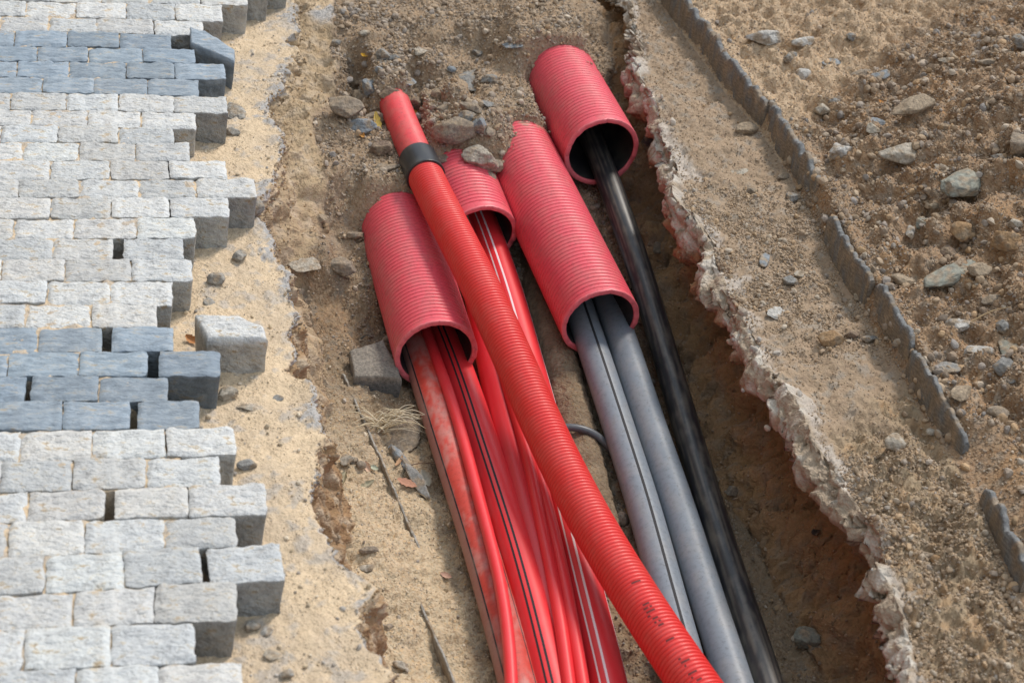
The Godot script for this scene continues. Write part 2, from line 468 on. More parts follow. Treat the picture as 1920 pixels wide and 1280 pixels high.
# ------------------------------------------------------------------ setts
const ROWS := [
		["w", -2.594, -2.594, -2.487, -2.487, [-1.3, -1.148, -0.996, -0.844, -0.692, -0.54]],
		["w", -2.487, -2.487, -2.38, -2.38, [-1.225, -1.073, -0.921, -0.769, -0.617, -0.465, -0.313]],
		["w", -2.38, -2.38, -2.273, -2.273, [-1.3, -1.148, -0.996, -0.844, -0.692, -0.54]],
		["w", -2.273, -2.273, -2.166, -2.166, [-1.225, -1.073, -0.921, -0.769, -0.617, -0.465]],
		["w", -2.166, -2.166, -2.059, -2.059, [-1.3, -1.148, -0.996, -0.844, -0.692, -0.54, -0.388]],
		["w", -2.059, -2.066, -1.957, -1.962, [-1.213, -1.063, -0.912, -0.758, -0.601, -0.46]],
		["w", -1.957, -1.962, -1.858, -1.861, [-1.152, -0.995, -0.844, -0.685, -0.535]],
		["w", -1.858, -1.861, -1.75, -1.743, [-1.371, -1.224, -1.072, -0.918, -0.767, -0.618]],
		["w", -1.75, -1.743, -1.645, -1.649, [-1.294, -1.151, -1.007, -0.835, -0.682]],
		["b", -1.645, -1.649, -1.543, -1.542, [-1.388, -1.247, -1.094, -0.939, -0.783]],
		["b", -1.543, -1.542, -1.444, -1.454, [-1.321, -1.178, -1.029, -0.87, -0.714]],
		["b", -1.444, -1.454, -1.345, -1.346, [-1.367, -1.231, -1.084, -0.919, -0.777, -0.628]],
		["b", -1.345, -1.346, -1.247, -1.245, [-1.302, -1.155, -1.01, -0.857, -0.709]],
		["w", -1.247, -1.245, -1.148, -1.144, [-1.382, -1.239, -1.085, -0.94, -0.784, -0.631]],
		["w", -1.148, -1.144, -1.056, -1.049, [-1.326, -1.18, -1.024, -0.877, -0.723]],
		["w", -1.056, -1.049, -0.964, -0.961, [-1.255, -1.102, -0.939, -0.788]],
		["w", -0.964, -0.961, -0.866, -0.863, [-1.337, -1.191, -1.045, -0.894, -0.747]],
		["w", -0.866, -0.863, -0.763, -0.773, [-1.266, -1.117, -0.961, -0.806, -0.651]],
		["w", -0.763, -0.773, -0.668, -0.676, [-1.341, -1.194, -1.04, -0.885, -0.736, -0.577]],
		["w", -0.668, -0.676, -0.567, -0.58, [-1.261, -1.11, -0.957, -0.807, -0.653]],
		["w", -0.567, -0.58, -0.475, -0.474, [-1.345, -1.199, -1.049, -0.892, -0.742]],
		["w", -0.475, -0.474, -0.375, -0.377, [-1.249, -1.098, -0.95, -100.927, -0.777]],
		["w", -0.375, -0.377, -0.279, -0.283, [-1.217, -1.067, -0.907, -0.757]],
		["w", -0.279, -0.283, -0.186, -0.176, [-1.253, -1.105, -0.957, -0.807]],
		["w", -0.186, -0.176, -0.09, -0.077, [-1.295, -1.151, -1.001, -0.847]],
		["b", -0.09, -0.077, 0.013, 0.013, [-1.264, -1.119, -0.974, -100.953, -0.809]],
		["b", 0.013, 0.013, 0.103, 0.113, [-1.322, -1.181, -1.025, -0.871, -100.847, -0.704]],
		["b", 0.103, 0.113, 0.196, 0.207, [-1.278, -1.138, -101.128, -0.979, -0.826]],
		["b", 0.196, 0.207, 0.298, 0.304, [-1.204, -1.056, -0.909, -100.895, -0.758]],
		["w", 0.298, 0.304, 0.398, 0.4, [-1.282, -1.141, -0.99, -0.834, -0.684]],
		["w", 0.398, 0.4, 0.499, 0.495, [-1.175, -1.029, -0.877, -0.722]],
		["w", 0.499, 0.495, 0.592, 0.596, [-1.26, -1.117, -0.963, -100.945, -0.793, -0.63]],
		["w", 0.592, 0.596, 0.699, 0.682, [-1.151, -1.001, -0.843, -0.696]],
		["w", 0.699, 0.682, 0.805, 0.79, [-1.223, -1.075, -0.922, -0.77, -100.76, -0.609]],
		["w", 0.805, 0.79, 0.895, 0.903, [-1.163, -1.018, -0.866, -0.706]],
		["w", 0.895, 0.903, 1.002, 1.008, [-1.253, -1.106, -0.947, -0.79]],
		["w", 1.002, 1.008, 1.104, 1.116, [-1.161, -1.011, -0.86, -0.705]],
		["w", 1.104, 1.116, 1.204, 1.221, [-1.191, -1.064, -0.925, -0.784]],
		["w", 1.204, 1.204, 1.311, 1.311, [-1.3, -1.148, -0.996, -0.844, -0.692]],
		["w", 1.311, 1.311, 1.418, 1.418, [-1.225, -1.073, -0.921, -0.769]],
		["w", 1.418, 1.418, 1.525, 1.525, [-1.3, -1.148, -0.996, -0.844]],
		["w", 1.525, 1.525, 1.632, 1.632, [-1.225, -1.073, -0.921, -0.769, -0.617]],
		["w", 1.632, 1.632, 1.739, 1.739, [-1.3, -1.148, -0.996, -0.844]],
		["w", 1.739, 1.739, 1.846, 1.846, [-1.225, -1.073, -0.921, -0.769]]]   # stone, back line z at x = -1.2 and -0.6, front line z there, joints in x (below -50: start of the next stone after a wide gap, less 100)


const GAPS := [Vector4(-0.950, -0.927, -0.475, -0.374), Vector4(-0.974, -0.953, -0.085, 0.019), Vector4(-0.871, -0.847, 0.022, 0.112), Vector4(-1.138, -1.128, 0.104, 0.198), Vector4(-0.909, -0.895, 0.206, 0.309), Vector4(-0.963, -0.945, 0.509, 0.603), Vector4(-0.770, -0.760, 0.721, 0.828)]   # wide open joints: x from, x to, z from, z to


func row_z(r: Array, x: float, near: bool) -> float:
	var a: float = r[3] if near else r[1]
	var b: float = r[4] if near else r[2]
	return a + (b - a) * (x + 1.2) / 0.6


func pavement_x(z: float) -> float:
	if z < sett_edge[0].x or z > sett_edge[-1].x:
		return -0.85
	for e in sett_edge:
		if z <= e.x:
			return e.y
	return -0.85


func plan_pavement() -> void:
	var ends := []
	for r in ROWS:
		ends.append(r[5][-1])
	for i in ROWS.size():
		var lowest: float = ends[i]
		for k in [i - 1, i + 1]:
			if k >= 0 and k < ends.size():
				lowest = minf(lowest, ends[k])
		sett_edge.append(Vector2(row_z(ROWS[i], lowest, true), lowest - 0.05))


func sett_mesh(size: Vector3, rounding: float, erode: float, side_tone: Color, sd: int) -> ArrayMesh:
	# a hand-split stone: uneven cleft top, worn arrises, slightly tapering sides
	var nx := 14
	var nz := 10
	var v := PackedVector3Array()
	var c := PackedColorArray()
	var idx := PackedInt32Array()
	var o := Vector3(sd * 1.37, 0, sd * 0.71)
	for j in nz + 1:
		for i in nx + 1:
			var fx := edge_step(float(i) / nx, rounding / size.x)
			var fz := edge_step(float(j) / nz, rounding / size.z)
			var x := (fx - 0.5) * size.x
			var z := (fz - 0.5) * size.z
			var ex := minf(fx, 1.0 - fx) * size.x
			var ez := minf(fz, 1.0 - fz) * size.z
			var y := 0.0
			var e := minf(ex, ez)
			if e < rounding:
				y -= 0.75 * rounding * pow(1.0 - e / rounding, 2.0)
			y += 0.0065 * rough.get_noise_3d((x + o.x) * 16.0, 5.0, (z + o.z) * 26.0) + 0.003 * fine.get_noise_3d((x + o.x) * 60.0, 2.0, (z + o.z) * 110.0)
			x += erode * fine.get_noise_3d(o.x, 7.0, (z + o.z) * 30.0) * absf(fx - 0.5) * 2.0
			z += erode * fine.get_noise_3d((x + o.x) * 24.0, 11.0, o.z + signf(fz - 0.5)) * absf(fz - 0.5) * 2.0
			# a corner knocked off here and there
			var cut := absf(fx - 0.5) + absf(fz - 0.5)
			var bite := 0.5 + 0.5 * fine.get_noise_3d(signf(fx - 0.5) * 3.0 + o.x * 9.0, 17.0, signf(fz - 0.5) * 3.0 + o.z)
			if cut > 0.9:
				var f := (cut - 0.9) * 0.6 * bite * bite
				x -= signf(x) * f * size.x * 0.5
				z -= signf(z) * f * size.z * 0.9
				y -= f * 0.02
			v.append(Vector3(x, y, z))
			c.append(Color.WHITE)
	for j in nz:
		for i in nx:
			var a := j * (nx + 1) + i
			idx.append_array([a, a + 1, a + nx + 1, a + 1, a + nx + 2, a + nx + 1])
	var ring := []
	for i in nx:
		ring.append(i)
	for j in nz:
		ring.append(j * (nx + 1) + nx)
	for i in nx:
		ring.append(nz * (nx + 1) + nx - i)
	for j in nz:
		ring.append((nz - j) * (nx + 1))
	var last := []
	for depth in [0.0, 0.012, 0.3, 0.7, 1.0]:
		var row := []
		for k in ring.size():
			var p := v[ring[k]]
			var q := Vector3(p.x * (1.0 - 0.10 * depth), lerpf(p.y, -size.y, depth), p.z * (1.0 - 0.12 * depth))
			if depth == 0.012:
				q = p + Vector3(p.x * 0.004, -0.006, p.z * 0.004)
			q += Vector3(p.x, 0, p.z).normalized() * 0.006 * depth * fine.get_noise_3d(q.x * 40.0 + o.x * 5.0, q.y * 40.0, q.z * 40.0)
			row.append(v.size())
			v.append(q)
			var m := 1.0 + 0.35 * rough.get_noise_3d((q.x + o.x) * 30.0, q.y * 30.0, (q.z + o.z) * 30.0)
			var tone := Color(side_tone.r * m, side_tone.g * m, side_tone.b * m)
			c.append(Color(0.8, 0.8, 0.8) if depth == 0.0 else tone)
		if last.size():
			for k in ring.size():
				var k2 := (k + 1) % ring.size()
				idx.append_array([last[k], row[k], last[k2], last[k2], row[k], row[k2]])
		last = row
	return arrays(v, smooth_normals(v, idx), c, idx)


func edge_step(f: float, r: float) -> float:
	# grid lines drawn together near the arrises
	var m := absf(f - 0.5) * 2.0
	var n := pow(m, 0.72)
	return 0.5 + signf(f - 0.5) * 0.5 * n


func make_pavement() -> void:
	var pave := Node3D.new()
	pave.name = "pavement"
	add_child(pave)
	structure(pave)
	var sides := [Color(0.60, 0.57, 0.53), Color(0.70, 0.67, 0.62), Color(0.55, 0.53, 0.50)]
	var count := 0
	for r in ROWS:
		var js: Array = []
		var first: float = r[5][0]
		var pitch: float = 0.152
		var x := first - pitch * rng.randf_range(0.97, 1.05)
		var extra := []
		while x > -1.95:
			extra.push_front(x)
			x -= pitch * rng.randf_range(0.96, 1.06)
		var prev := -99.0
		for q in extra + (r[5] as Array):
			if q < -50.0:
				prev = q + 100.0
				continue
			if prev > -50.0:
				js.append([prev, q])
			prev = q
		for b in js:
			var x0: float = b[0] + rng.randf_range(0.0004, 0.002)
			var x1: float = b[1] - rng.randf_range(0.0004, 0.002)
			var xm := (x0 + x1) * 0.5
			var z0 := row_z(r, xm, false) + rng.randf_range(0.0002, 0.0015)
			var z1 := row_z(r, xm, true) - rng.randf_range(0.0002, 0.0015)
			var blue: bool = r[0] == "b"
			var size := Vector3(x1 - x0, rng.randf_range(0.105, 0.118), z1 - z0)
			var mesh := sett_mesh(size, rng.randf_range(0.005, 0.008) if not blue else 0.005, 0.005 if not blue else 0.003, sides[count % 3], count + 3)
			var k := rng.randf_range(0.78, 1.04)
			var warm := rng.randf_range(-0.03, 0.02)
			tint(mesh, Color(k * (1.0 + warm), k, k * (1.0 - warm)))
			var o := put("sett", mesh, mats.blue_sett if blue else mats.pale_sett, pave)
			o.position = Vector3(xm, rng.randf_range(-0.004, 0.003), (z0 + z1) * 0.5)
			var slope := row_z(r, xm + 0.1, true) - row_z(r, xm - 0.1, true)
			o.rotation = Vector3(rng.randf_range(-0.02, 0.02), -atan2(slope, 0.2) + rng.randf_range(-0.012, 0.012), rng.randf_range(-0.015, 0.015))
			count += 1


func tint(mesh: ArrayMesh, by: Color) -> void:
	var a := mesh.surface_get_arrays(0)
	var c: PackedColorArray = a[Mesh.ARRAY_COLOR]
	for i in c.size():
		c[i] = Color(c[i].r * by.r, c[i].g * by.g, c[i].b * by.b)
	a[Mesh.ARRAY_COLOR] = c
	mesh.clear_surfaces()
	mesh.add_surface_from_arrays(Mesh.PRIMITIVE_TRIANGLES, a)


func block(outline: Array, height: float, top: Color, side: Color, sd: int) -> ArrayMesh:
	# a loose stone of any outline (clockwise from above), top at y = 0, worn edges and rough faces
	var v := PackedVector3Array()
	var c := PackedColorArray()
	var idx := PackedInt32Array()
	var ring := []
	for k in outline.size():
		var a: Vector2 = outline[k]
		var b: Vector2 = outline[(k + 1) % outline.size()]
		for s in 7:
			ring.append(a.lerp(b, s / 7.0))
	var mid := Vector2.ZERO
	for p in ring:
		mid += p / ring.size()
	var levels := [[0.0, 0.0], [0.35, 0.0], [0.7, 0.0], [0.9, 0.0], [0.97, -0.003], [1.0, -0.010], [1.0, -0.03], [0.99, -0.06 * height / 0.11], [0.96, -height]]
	for lv in levels.size():
		for p in ring:
			var q: Vector2 = mid.lerp(p, levels[lv][0])
			var w := Vector3(q.x, levels[lv][1], q.y)
			var n := rough.get_noise_3d(w.x * 22.0 + sd * 3.1, w.y * 22.0, w.z * 22.0)
			var f := fine.get_noise_3d(w.x * 70.0 + sd, w.y * 70.0, w.z * 70.0)
			w += Vector3(0, 0.005 * n + 0.002 * f, 0) if lv < 5 else Vector3(q.x - mid.x, 0, q.y - mid.y).normalized() * (0.007 * n + 0.002 * f)
			v.append(w)
			var m := 1.0 + 0.3 * n + 0.1 * f
			var tone := top if lv < 6 else side
			c.append(Color(tone.r * m, tone.g * m, tone.b * m))
	var w := ring.size()
	for lv in levels.size() - 1:
		for k in w:
			var k2 := (k + 1) % w
			var a := lv * w + k
			var b := lv * w + k2
			idx.append_array([a, b, a + w, b, b + w, a + w])
	return arrays(v, smooth_normals(v, idx), c, idx)


# ------------------------------------------------------------------ tubes
func spline(pts: Array, step: float) -> PackedVector3Array:
	# Catmull-Rom through the points, then even steps along it
	var raw := PackedVector3Array()
	for i in pts.size() - 1:
		var p0: Vector3 = pts[maxi(i - 1, 0)]
		var p1: Vector3 = pts[i]
		var p2: Vector3 = pts[i + 1]
		var p3: Vector3 = pts[mini(i + 2, pts.size() - 1)]
		for s in 24:
			raw.append(p1.cubic_interpolate(p2, p0, p3, s / 24.0))
	raw.append(pts[-1])
	var out := PackedVector3Array([raw[0]])
	var want := step
	var run := 0.0
	for i in raw.size() - 1:
		var d := raw[i].distance_to(raw[i + 1])
		while want <= run + d:
			out.append(raw[i].lerp(raw[i + 1], (want - run) / d))
			want += step
		run += d
	return out


func eased(path: PackedVector3Array, reach: int) -> PackedVector3Array:
	# stiff pipes: kinks shorter than the reach are straightened out
	var now := path
	for pass_no in 3:
		var sum := PackedVector3Array([Vector3.ZERO])
		for p in now:
			sum.append(sum[-1] + p)
		var next := PackedVector3Array()
		for i in now.size():
			var w := mini(reach, mini(i, now.size() - 1 - i))
			next.append((sum[i + w + 1] - sum[i - w]) / (2.0 * w + 1.0))
		now = next
	return now


func tube(path: PackedVector3Array, step: float, rings: Array, seg: int, shade: Callable, inward := false) -> ArrayMesh:
	# rings: [distance along the path, radius]; angle 0 is the top, growing towards +x
	var v := PackedVector3Array()
	var c := PackedColorArray()
	var uv := PackedVector2Array()
	var idx := PackedInt32Array()
	for ring in rings:
		var f: float = clampf(ring[0] / step, 0.0, path.size() - 1.001)
		var i := int(f)
		var p := path[i].lerp(path[i + 1], f - i)
		var t := (path[mini(i + 2, path.size() - 1)] - path[maxi(i - 1, 0)]).normalized()
		p += t * maxf(0.0, ring[0] - (path.size() - 1) * step)
		var side := Vector3.UP.cross(t).normalized()
		var up := t.cross(side)
		for k in seg + 1:
			var a := TAU * k / seg
			var q := p + (up * cos(a) + side * sin(a)) * float(ring[1])
			v.append(q)
			c.append(shade.call(ring[0], a if a < PI else a - TAU, q))
			uv.append(Vector2(float(k) / seg, ring[0]))
	var w := seg + 1
	for r in rings.size() - 1:
		for k in seg:
			var a := r * w + k
			if inward:
				idx.append_array([a, a + w, a + 1, a + 1, a + w, a + w + 1])
			else:
				idx.append_array([a, a + 1, a + w, a + 1, a + w + 1, a + w])
	var n := smooth_normals(v, idx)
	for r in rings.size():                       # close the seam's shading
		var s := (n[r * w] + n[r * w + seg]).normalized()
		n[r * w] = s
		n[r * w + seg] = s
	return arrays(v, n, c, idx, uv)


func length_of(path: PackedVector3Array, step: float) -> float:
	return (path.size() - 1) * step


func ribbed(from: float, to: float, radius: float, pitch: float, depth: float, profile: Array) -> Array:
	var out := []
	var s := from
	while s < to - 1e-4:
		for q in profile:
			if s + q[0] * pitch < to:
				out.append([s + q[0] * pitch, radius - depth * q[1]])
		s += pitch
	out.append([to, radius])
	return out


func plain_rings(from: float, to: float, radius: float, step: float) -> Array:
	var out := []
	var s := from
	while s < to:
		out.append([s, radius])
		s += step
	out.append([to, radius])
	return out


func dusted(base: Color, dust: Color, s: float, q: Vector3, amount: float, bias := 0.0) -> Color:
	var n := rough.get_noise_3d(q.x * 14.0, q.y * 14.0 + 5.0, q.z * 9.0) + 0.5 * fine.get_noise_3d(q.x * 60.0, q.y * 60.0, q.z * 30.0)
	var k := clampf(amount * smoothstep(-0.25 - bias, 0.5 - bias, n), 0.0, 1.0)
	return base.lerp(dust, k)


func duct(label: String, back: Vector3, mouth: Vector3, base: Color, sd: int, R := 0.117) -> void:
	# double-walled corrugated duct: ribbed red shell, black smooth liner, sawn end
	var inner := R - 0.0155
	var axis := (mouth - back).normalized()
	var tail := back - axis * 0.09 - Vector3(0, 0.01, 0)
	var path := spline([tail, back, back.lerp(mouth, 0.3), back.lerp(mouth, 0.65), mouth], 0.02)
	var L := length_of(path, 0.02)
	soil_on(path, R)
	var o := thing("corrugated_duct", label, "duct", mouth)
	var soil := lin(0.36, 0.25, 0.17)
	var shade := func(s: float, a: float, q: Vector3) -> Color:
		var c := dusted(base, lin(0.55, 0.16, 0.15), s, q, 0.35)
		var front := 0.125 + 0.05 * fine.get_noise_3d(q.x * 30.0, sd, q.z * 30.0)
		return c.lerp(soil, 0.85 * smoothstep(front + 0.02, front - 0.02, s + 0.05 * rough.get_noise_3d(q.x * 40.0, q.y * 40.0, q.z * 40.0)))
	var prof := [[0.0, 1.0], [0.07, 0.75], [0.16, 0.12], [0.35, -0.05], [0.55, -0.1], [0.75, -0.05], [0.9, 0.12], [0.96, 0.75]]
	var rings := ribbed(0.05, L - 0.016, R, 0.0158, 0.0032, prof)
	rings.append([L - 0.012, R - 0.0002])
	rings.append([L - 0.003, R])
	put("shell", local(tube(path, 0.02, rings, 72, shade), mouth), mats.duct_red, o)
	# sawn end, a little uneven
	var t := (path[-1] - path[-2]).normalized()
	var side := Vector3.UP.cross(t).normalized()
	var up := t.cross(side)
	var v := PackedVector3Array()
	var c := PackedColorArray()
	var idx := PackedInt32Array()
	var seg := 96
	var face := [[R, -0.004], [R + 0.0003, 0.0], [R - 0.0015, 0.0022], [R - 0.007, 0.0026], [inner + 0.0015, 0.0022], [inner, 0.0], [inner - 0.0003, -0.03]]
	for f in face.size():
		for k in seg + 1:
			var a := TAU * k / seg
			var wob := 0.0025 * fine.get_noise_2d(cos(a) * 3.0 + sd * 7.0, sin(a) * 3.0) + 0.0012 * fine.get_noise_2d(cos(a) * 14.0 + sd, sin(a) * 14.0)
			if a > 1.75 and a < 2.1:
				wob -= 0.004 * sin((a - 1.75) / 0.35 * PI)       # a nick from the saw
			v.append(path[-1] + (up * cos(a) + side * sin(a)) * float(face[f][0]) + t * (float(face[f][1]) + wob * 1.4) - mouth)
			var pale := 0.2 + 0.25 * (fine.get_noise_2d(a * 9.0, sd * 5.0) if f == 1 else 0.0)
			c.append(base.lerp(lin(0.80, 0.42, 0.42), clampf(pale, 0.05, 0.6)))
	for f in face.size() - 1:
		for k in seg:
			var a := f * (seg + 1) + k
			idx.append_array([a, a + 1, a + seg + 1, a + 1, a + seg + 2, a + seg + 1])
	put("rim", arrays(v, smooth_normals(v, idx), c, idx), mats.duct_red, o)
	var liner := func(s: float, a: float, q: Vector3) -> Color:
		return dusted(lin(0.018, 0.018, 0.02), lin(0.10, 0.085, 0.07), s, q, 0.35)
	var lr := ribbed(0.1, L - 0.004, inner - 0.0012, 0.0158, 0.0010, [[0.0, 1.0], [0.5, -0.5]])
	put("liner", local(tube(path, 0.02, lr, 56, liner, true), mouth), mats.pipe_black, o)


func local(m: ArrayMesh, at: Vector3) -> ArrayMesh:
	var a := m.surface_get_arrays(0)
	var v: PackedVector3Array = a[Mesh.ARRAY_VERTEX]
	for i in v.size():
		v[i] -= at
	a[Mesh.ARRAY_VERTEX] = v
	m.clear_surfaces()
	m.add_surface_from_arrays(Mesh.PRIMITIVE_TRIANGLES, a)
	return m


func pipe(called: String, label: String, category: String, pts: Array, radius: float, mat: Material, shade: Callable, stripes := [], seg := 48, group := "") -> Node3D:
	# stripes: [angle in degrees, width in metres, colour]; a coloured band moulded into the wall, a hair proud
	if pts[-1].z > 0.7:                                    # on past the near end of what the picture shows
		pts = pts + [pts[-1] + (pts[-1] - pts[-2]).normalized() * 0.9]
	var path := eased(spline(pts, 0.01), 12 if radius > 0.012 else 2)
	var L := length_of(path, 0.01)
	var at := path[path.size() / 2]
	var o := thing(called, label, category, at, group)
	put("wall", local(tube(path, 0.01, plain_rings(0.0, L, radius, 0.01), seg, shade), at), mat, o)
	for s in stripes:
		put("stripe", local(band(path, L, radius + 0.0004, deg_to_rad(s[0]), s[1], s[2], s[3] if s.size() > 3 else 0.0), at), mats.stripe, o)
	return o


func band(path: PackedVector3Array, L: float, radius: float, angle: float, width: float, col: Color, dirt := 0.0) -> ArrayMesh:
	var v := PackedVector3Array()
	var n := PackedVector3Array()
	var c := PackedColorArray()
	var idx := PackedInt32Array()
	var half := width * 0.5 / radius
	var lie := radius - 0.0012
	for i in path.size():
		var t := (path[mini(i + 1, path.size() - 1)] - path[maxi(i - 1, 0)]).normalized()
		var side := Vector3.UP.cross(t).normalized()
		var up := t.cross(side)
		var wob := 0.06 * fine.get_noise_1d(i * 0.9) * half
		for k in 5:
			var a: float = angle + wob + half * [-1.02, -0.98, 0.0, 0.98, 1.02][k]
			var d := up * cos(a) + side * sin(a)
			var q := path[i] + d * (lie if k == 0 or k == 4 else radius)
			v.append(q)
			n.append(d)
			c.append(dusted(col, lin(0.36, 0.24, 0.2), 0, q, dirt))
	for i in path.size() - 1:
		for k in 4:
			var a := i * 5 + k
			idx.append_array([a, a + 1, a + 5, a + 1, a + 6, a + 5])
	return arrays(v, n, c, idx)


# ------------------------------------------------------------------ stones
var ico := {}


func icosphere(level: int) -> Dictionary:
	if ico.has(level):
		return ico[level]
	var g := (1.0 + sqrt(5.0)) / 2.0
	var v := [Vector3(-1, g, 0), Vector3(1, g, 0), Vector3(-1, -g, 0), Vector3(1, -g, 0), Vector3(0, -1, g), Vector3(0, 1, g), Vector3(0, -1, -g), Vector3(0, 1, -g), Vector3(g, 0, -1), Vector3(g, 0, 1), Vector3(-g, 0, -1), Vector3(-g, 0, 1)]
	var f := [[0, 11, 5], [0, 5, 1], [0, 1, 7], [0, 7, 10], [0, 10, 11], [1, 5, 9], [5, 11, 4], [11, 10, 2], [10, 7, 6], [7, 1, 8], [3, 9, 4], [3, 4, 2], [3, 2, 6], [3, 6, 8], [3, 8, 9], [4, 9, 5], [2, 4, 11], [6, 2, 10], [8, 6, 7], [9, 8, 1]]
	for i in v.size():
		v[i] = v[i].normalized()
	for l in level:
		var mid := {}
		var next := []
		for t in f:
			var m := []
			for e in 3:
				var a: int = t[e]
				var b: int = t[(e + 1) % 3]
				var key := Vector2i(mini(a, b), maxi(a, b))
				if not mid.has(key):
					mid[key] = v.size()
					v.append((v[a] + v[b]).normalized())
				m.append(mid[key])
			next.append_array([[t[0], m[0], m[2]], [t[1], m[1], m[0]], [t[2], m[2], m[1]], [m[0], m[1], m[2]]])
		f = next
	var idx := PackedInt32Array()
	for t in f:
		idx.append_array([t[0], t[2], t[1]])
	ico[level] = {"v": PackedVector3Array(v), "i": idx}
	return ico[level]


func rock_mesh(size: Vector3, level: int, sharp: float, tone: Color, sd: int) -> ArrayMesh:
	# a ball cut by planes, then weathered; sharp 0..1
	var r := RandomNumberGenerator.new()
	r.seed = sd * 977 + 5
	var base := icosphere(level)
	var planes := []
	for k in 13:
		var d := Vector3(r.randfn(), r.randfn(), r.randfn()).normalized()
		planes.append([d, lerpf(0.93, r.randf_range(0.52, 0.86), sharp)])
	var v := PackedVector3Array()
	var c := PackedColorArray()
	var dust := lin(0.34, 0.26, 0.18)
	for d in base.v:
		var rad := 1.0
		for p in planes:
			var k: float = (p[0] as Vector3).dot(d)
			if k > 0.02:
				rad = minf(rad, p[1] / k)
		rad *= 1.0 + 0.10 * rough.get_noise_3d(d.x * 1.6 + sd, d.y * 1.6, d.z * 1.6) + 0.05 * fine.get_noise_3d(d.x * 4.0, d.y * 4.0 + sd, d.z * 4.0)
		var q: Vector3 = d * rad * size * 0.58
		v.append(q)
		var m := 1.0 + 0.35 * rough.get_noise_3d(q.x * 40.0 + sd, q.y * 40.0, q.z * 40.0)
		var k2 := clampf(0.85 * smoothstep(-0.08, 0.35, fine.get_noise_3d(q.x * 30.0, q.y * 30.0 + sd, q.z * 30.0)), 0.0, 1.0)
		c.append(Color(tone.r * m, tone.g * m, tone.b * m).lerp(dust, k2))
	var flat := []
	flat.resize(Mesh.ARRAY_MAX)
	flat[Mesh.ARRAY_VERTEX] = v
	flat[Mesh.ARRAY_NORMAL] = smooth_normals(v, base.i)
	flat[Mesh.ARRAY_COLOR] = c
	flat[Mesh.ARRAY_INDEX] = base.i
	flat = facets(flat, 0.65 * sharp)
	return arrays(flat[Mesh.ARRAY_VERTEX], flat[Mesh.ARRAY_NORMAL], flat[Mesh.ARRAY_COLOR], flat[Mesh.ARRAY_INDEX])


func facets(a: Array, share: float) -> Array:
	# every face on its own, its normals turned towards the face's own
	var v := PackedVector3Array()
	var n := PackedVector3Array()
	var c := PackedColorArray()
	var idx: PackedInt32Array = a[Mesh.ARRAY_INDEX]
	var out := PackedInt32Array()
	for t in range(0, idx.size(), 3):
		var p: Vector3 = a[Mesh.ARRAY_VERTEX][idx[t]]
		var own: Vector3 = (a[Mesh.ARRAY_VERTEX][idx[t + 2]] - p).cross(a[Mesh.ARRAY_VERTEX][idx[t + 1]] - p).normalized()
		for k in 3:
			v.append(a[Mesh.ARRAY_VERTEX][idx[t + k]])
			n.append((a[Mesh.ARRAY_NORMAL][idx[t + k]] as Vector3).lerp(own, share).normalized())
			if a[Mesh.ARRAY_COLOR] != null:
				c.append(a[Mesh.ARRAY_COLOR][idx[t + k]])
			out.append(t + k)
	var b := []
	b.resize(Mesh.ARRAY_MAX)
	b[Mesh.ARRAY_VERTEX] = v
	b[Mesh.ARRAY_NORMAL] = n
	if c.size():
		b[Mesh.ARRAY_COLOR] = c
	b[Mesh.ARRAY_INDEX] = out
	return b


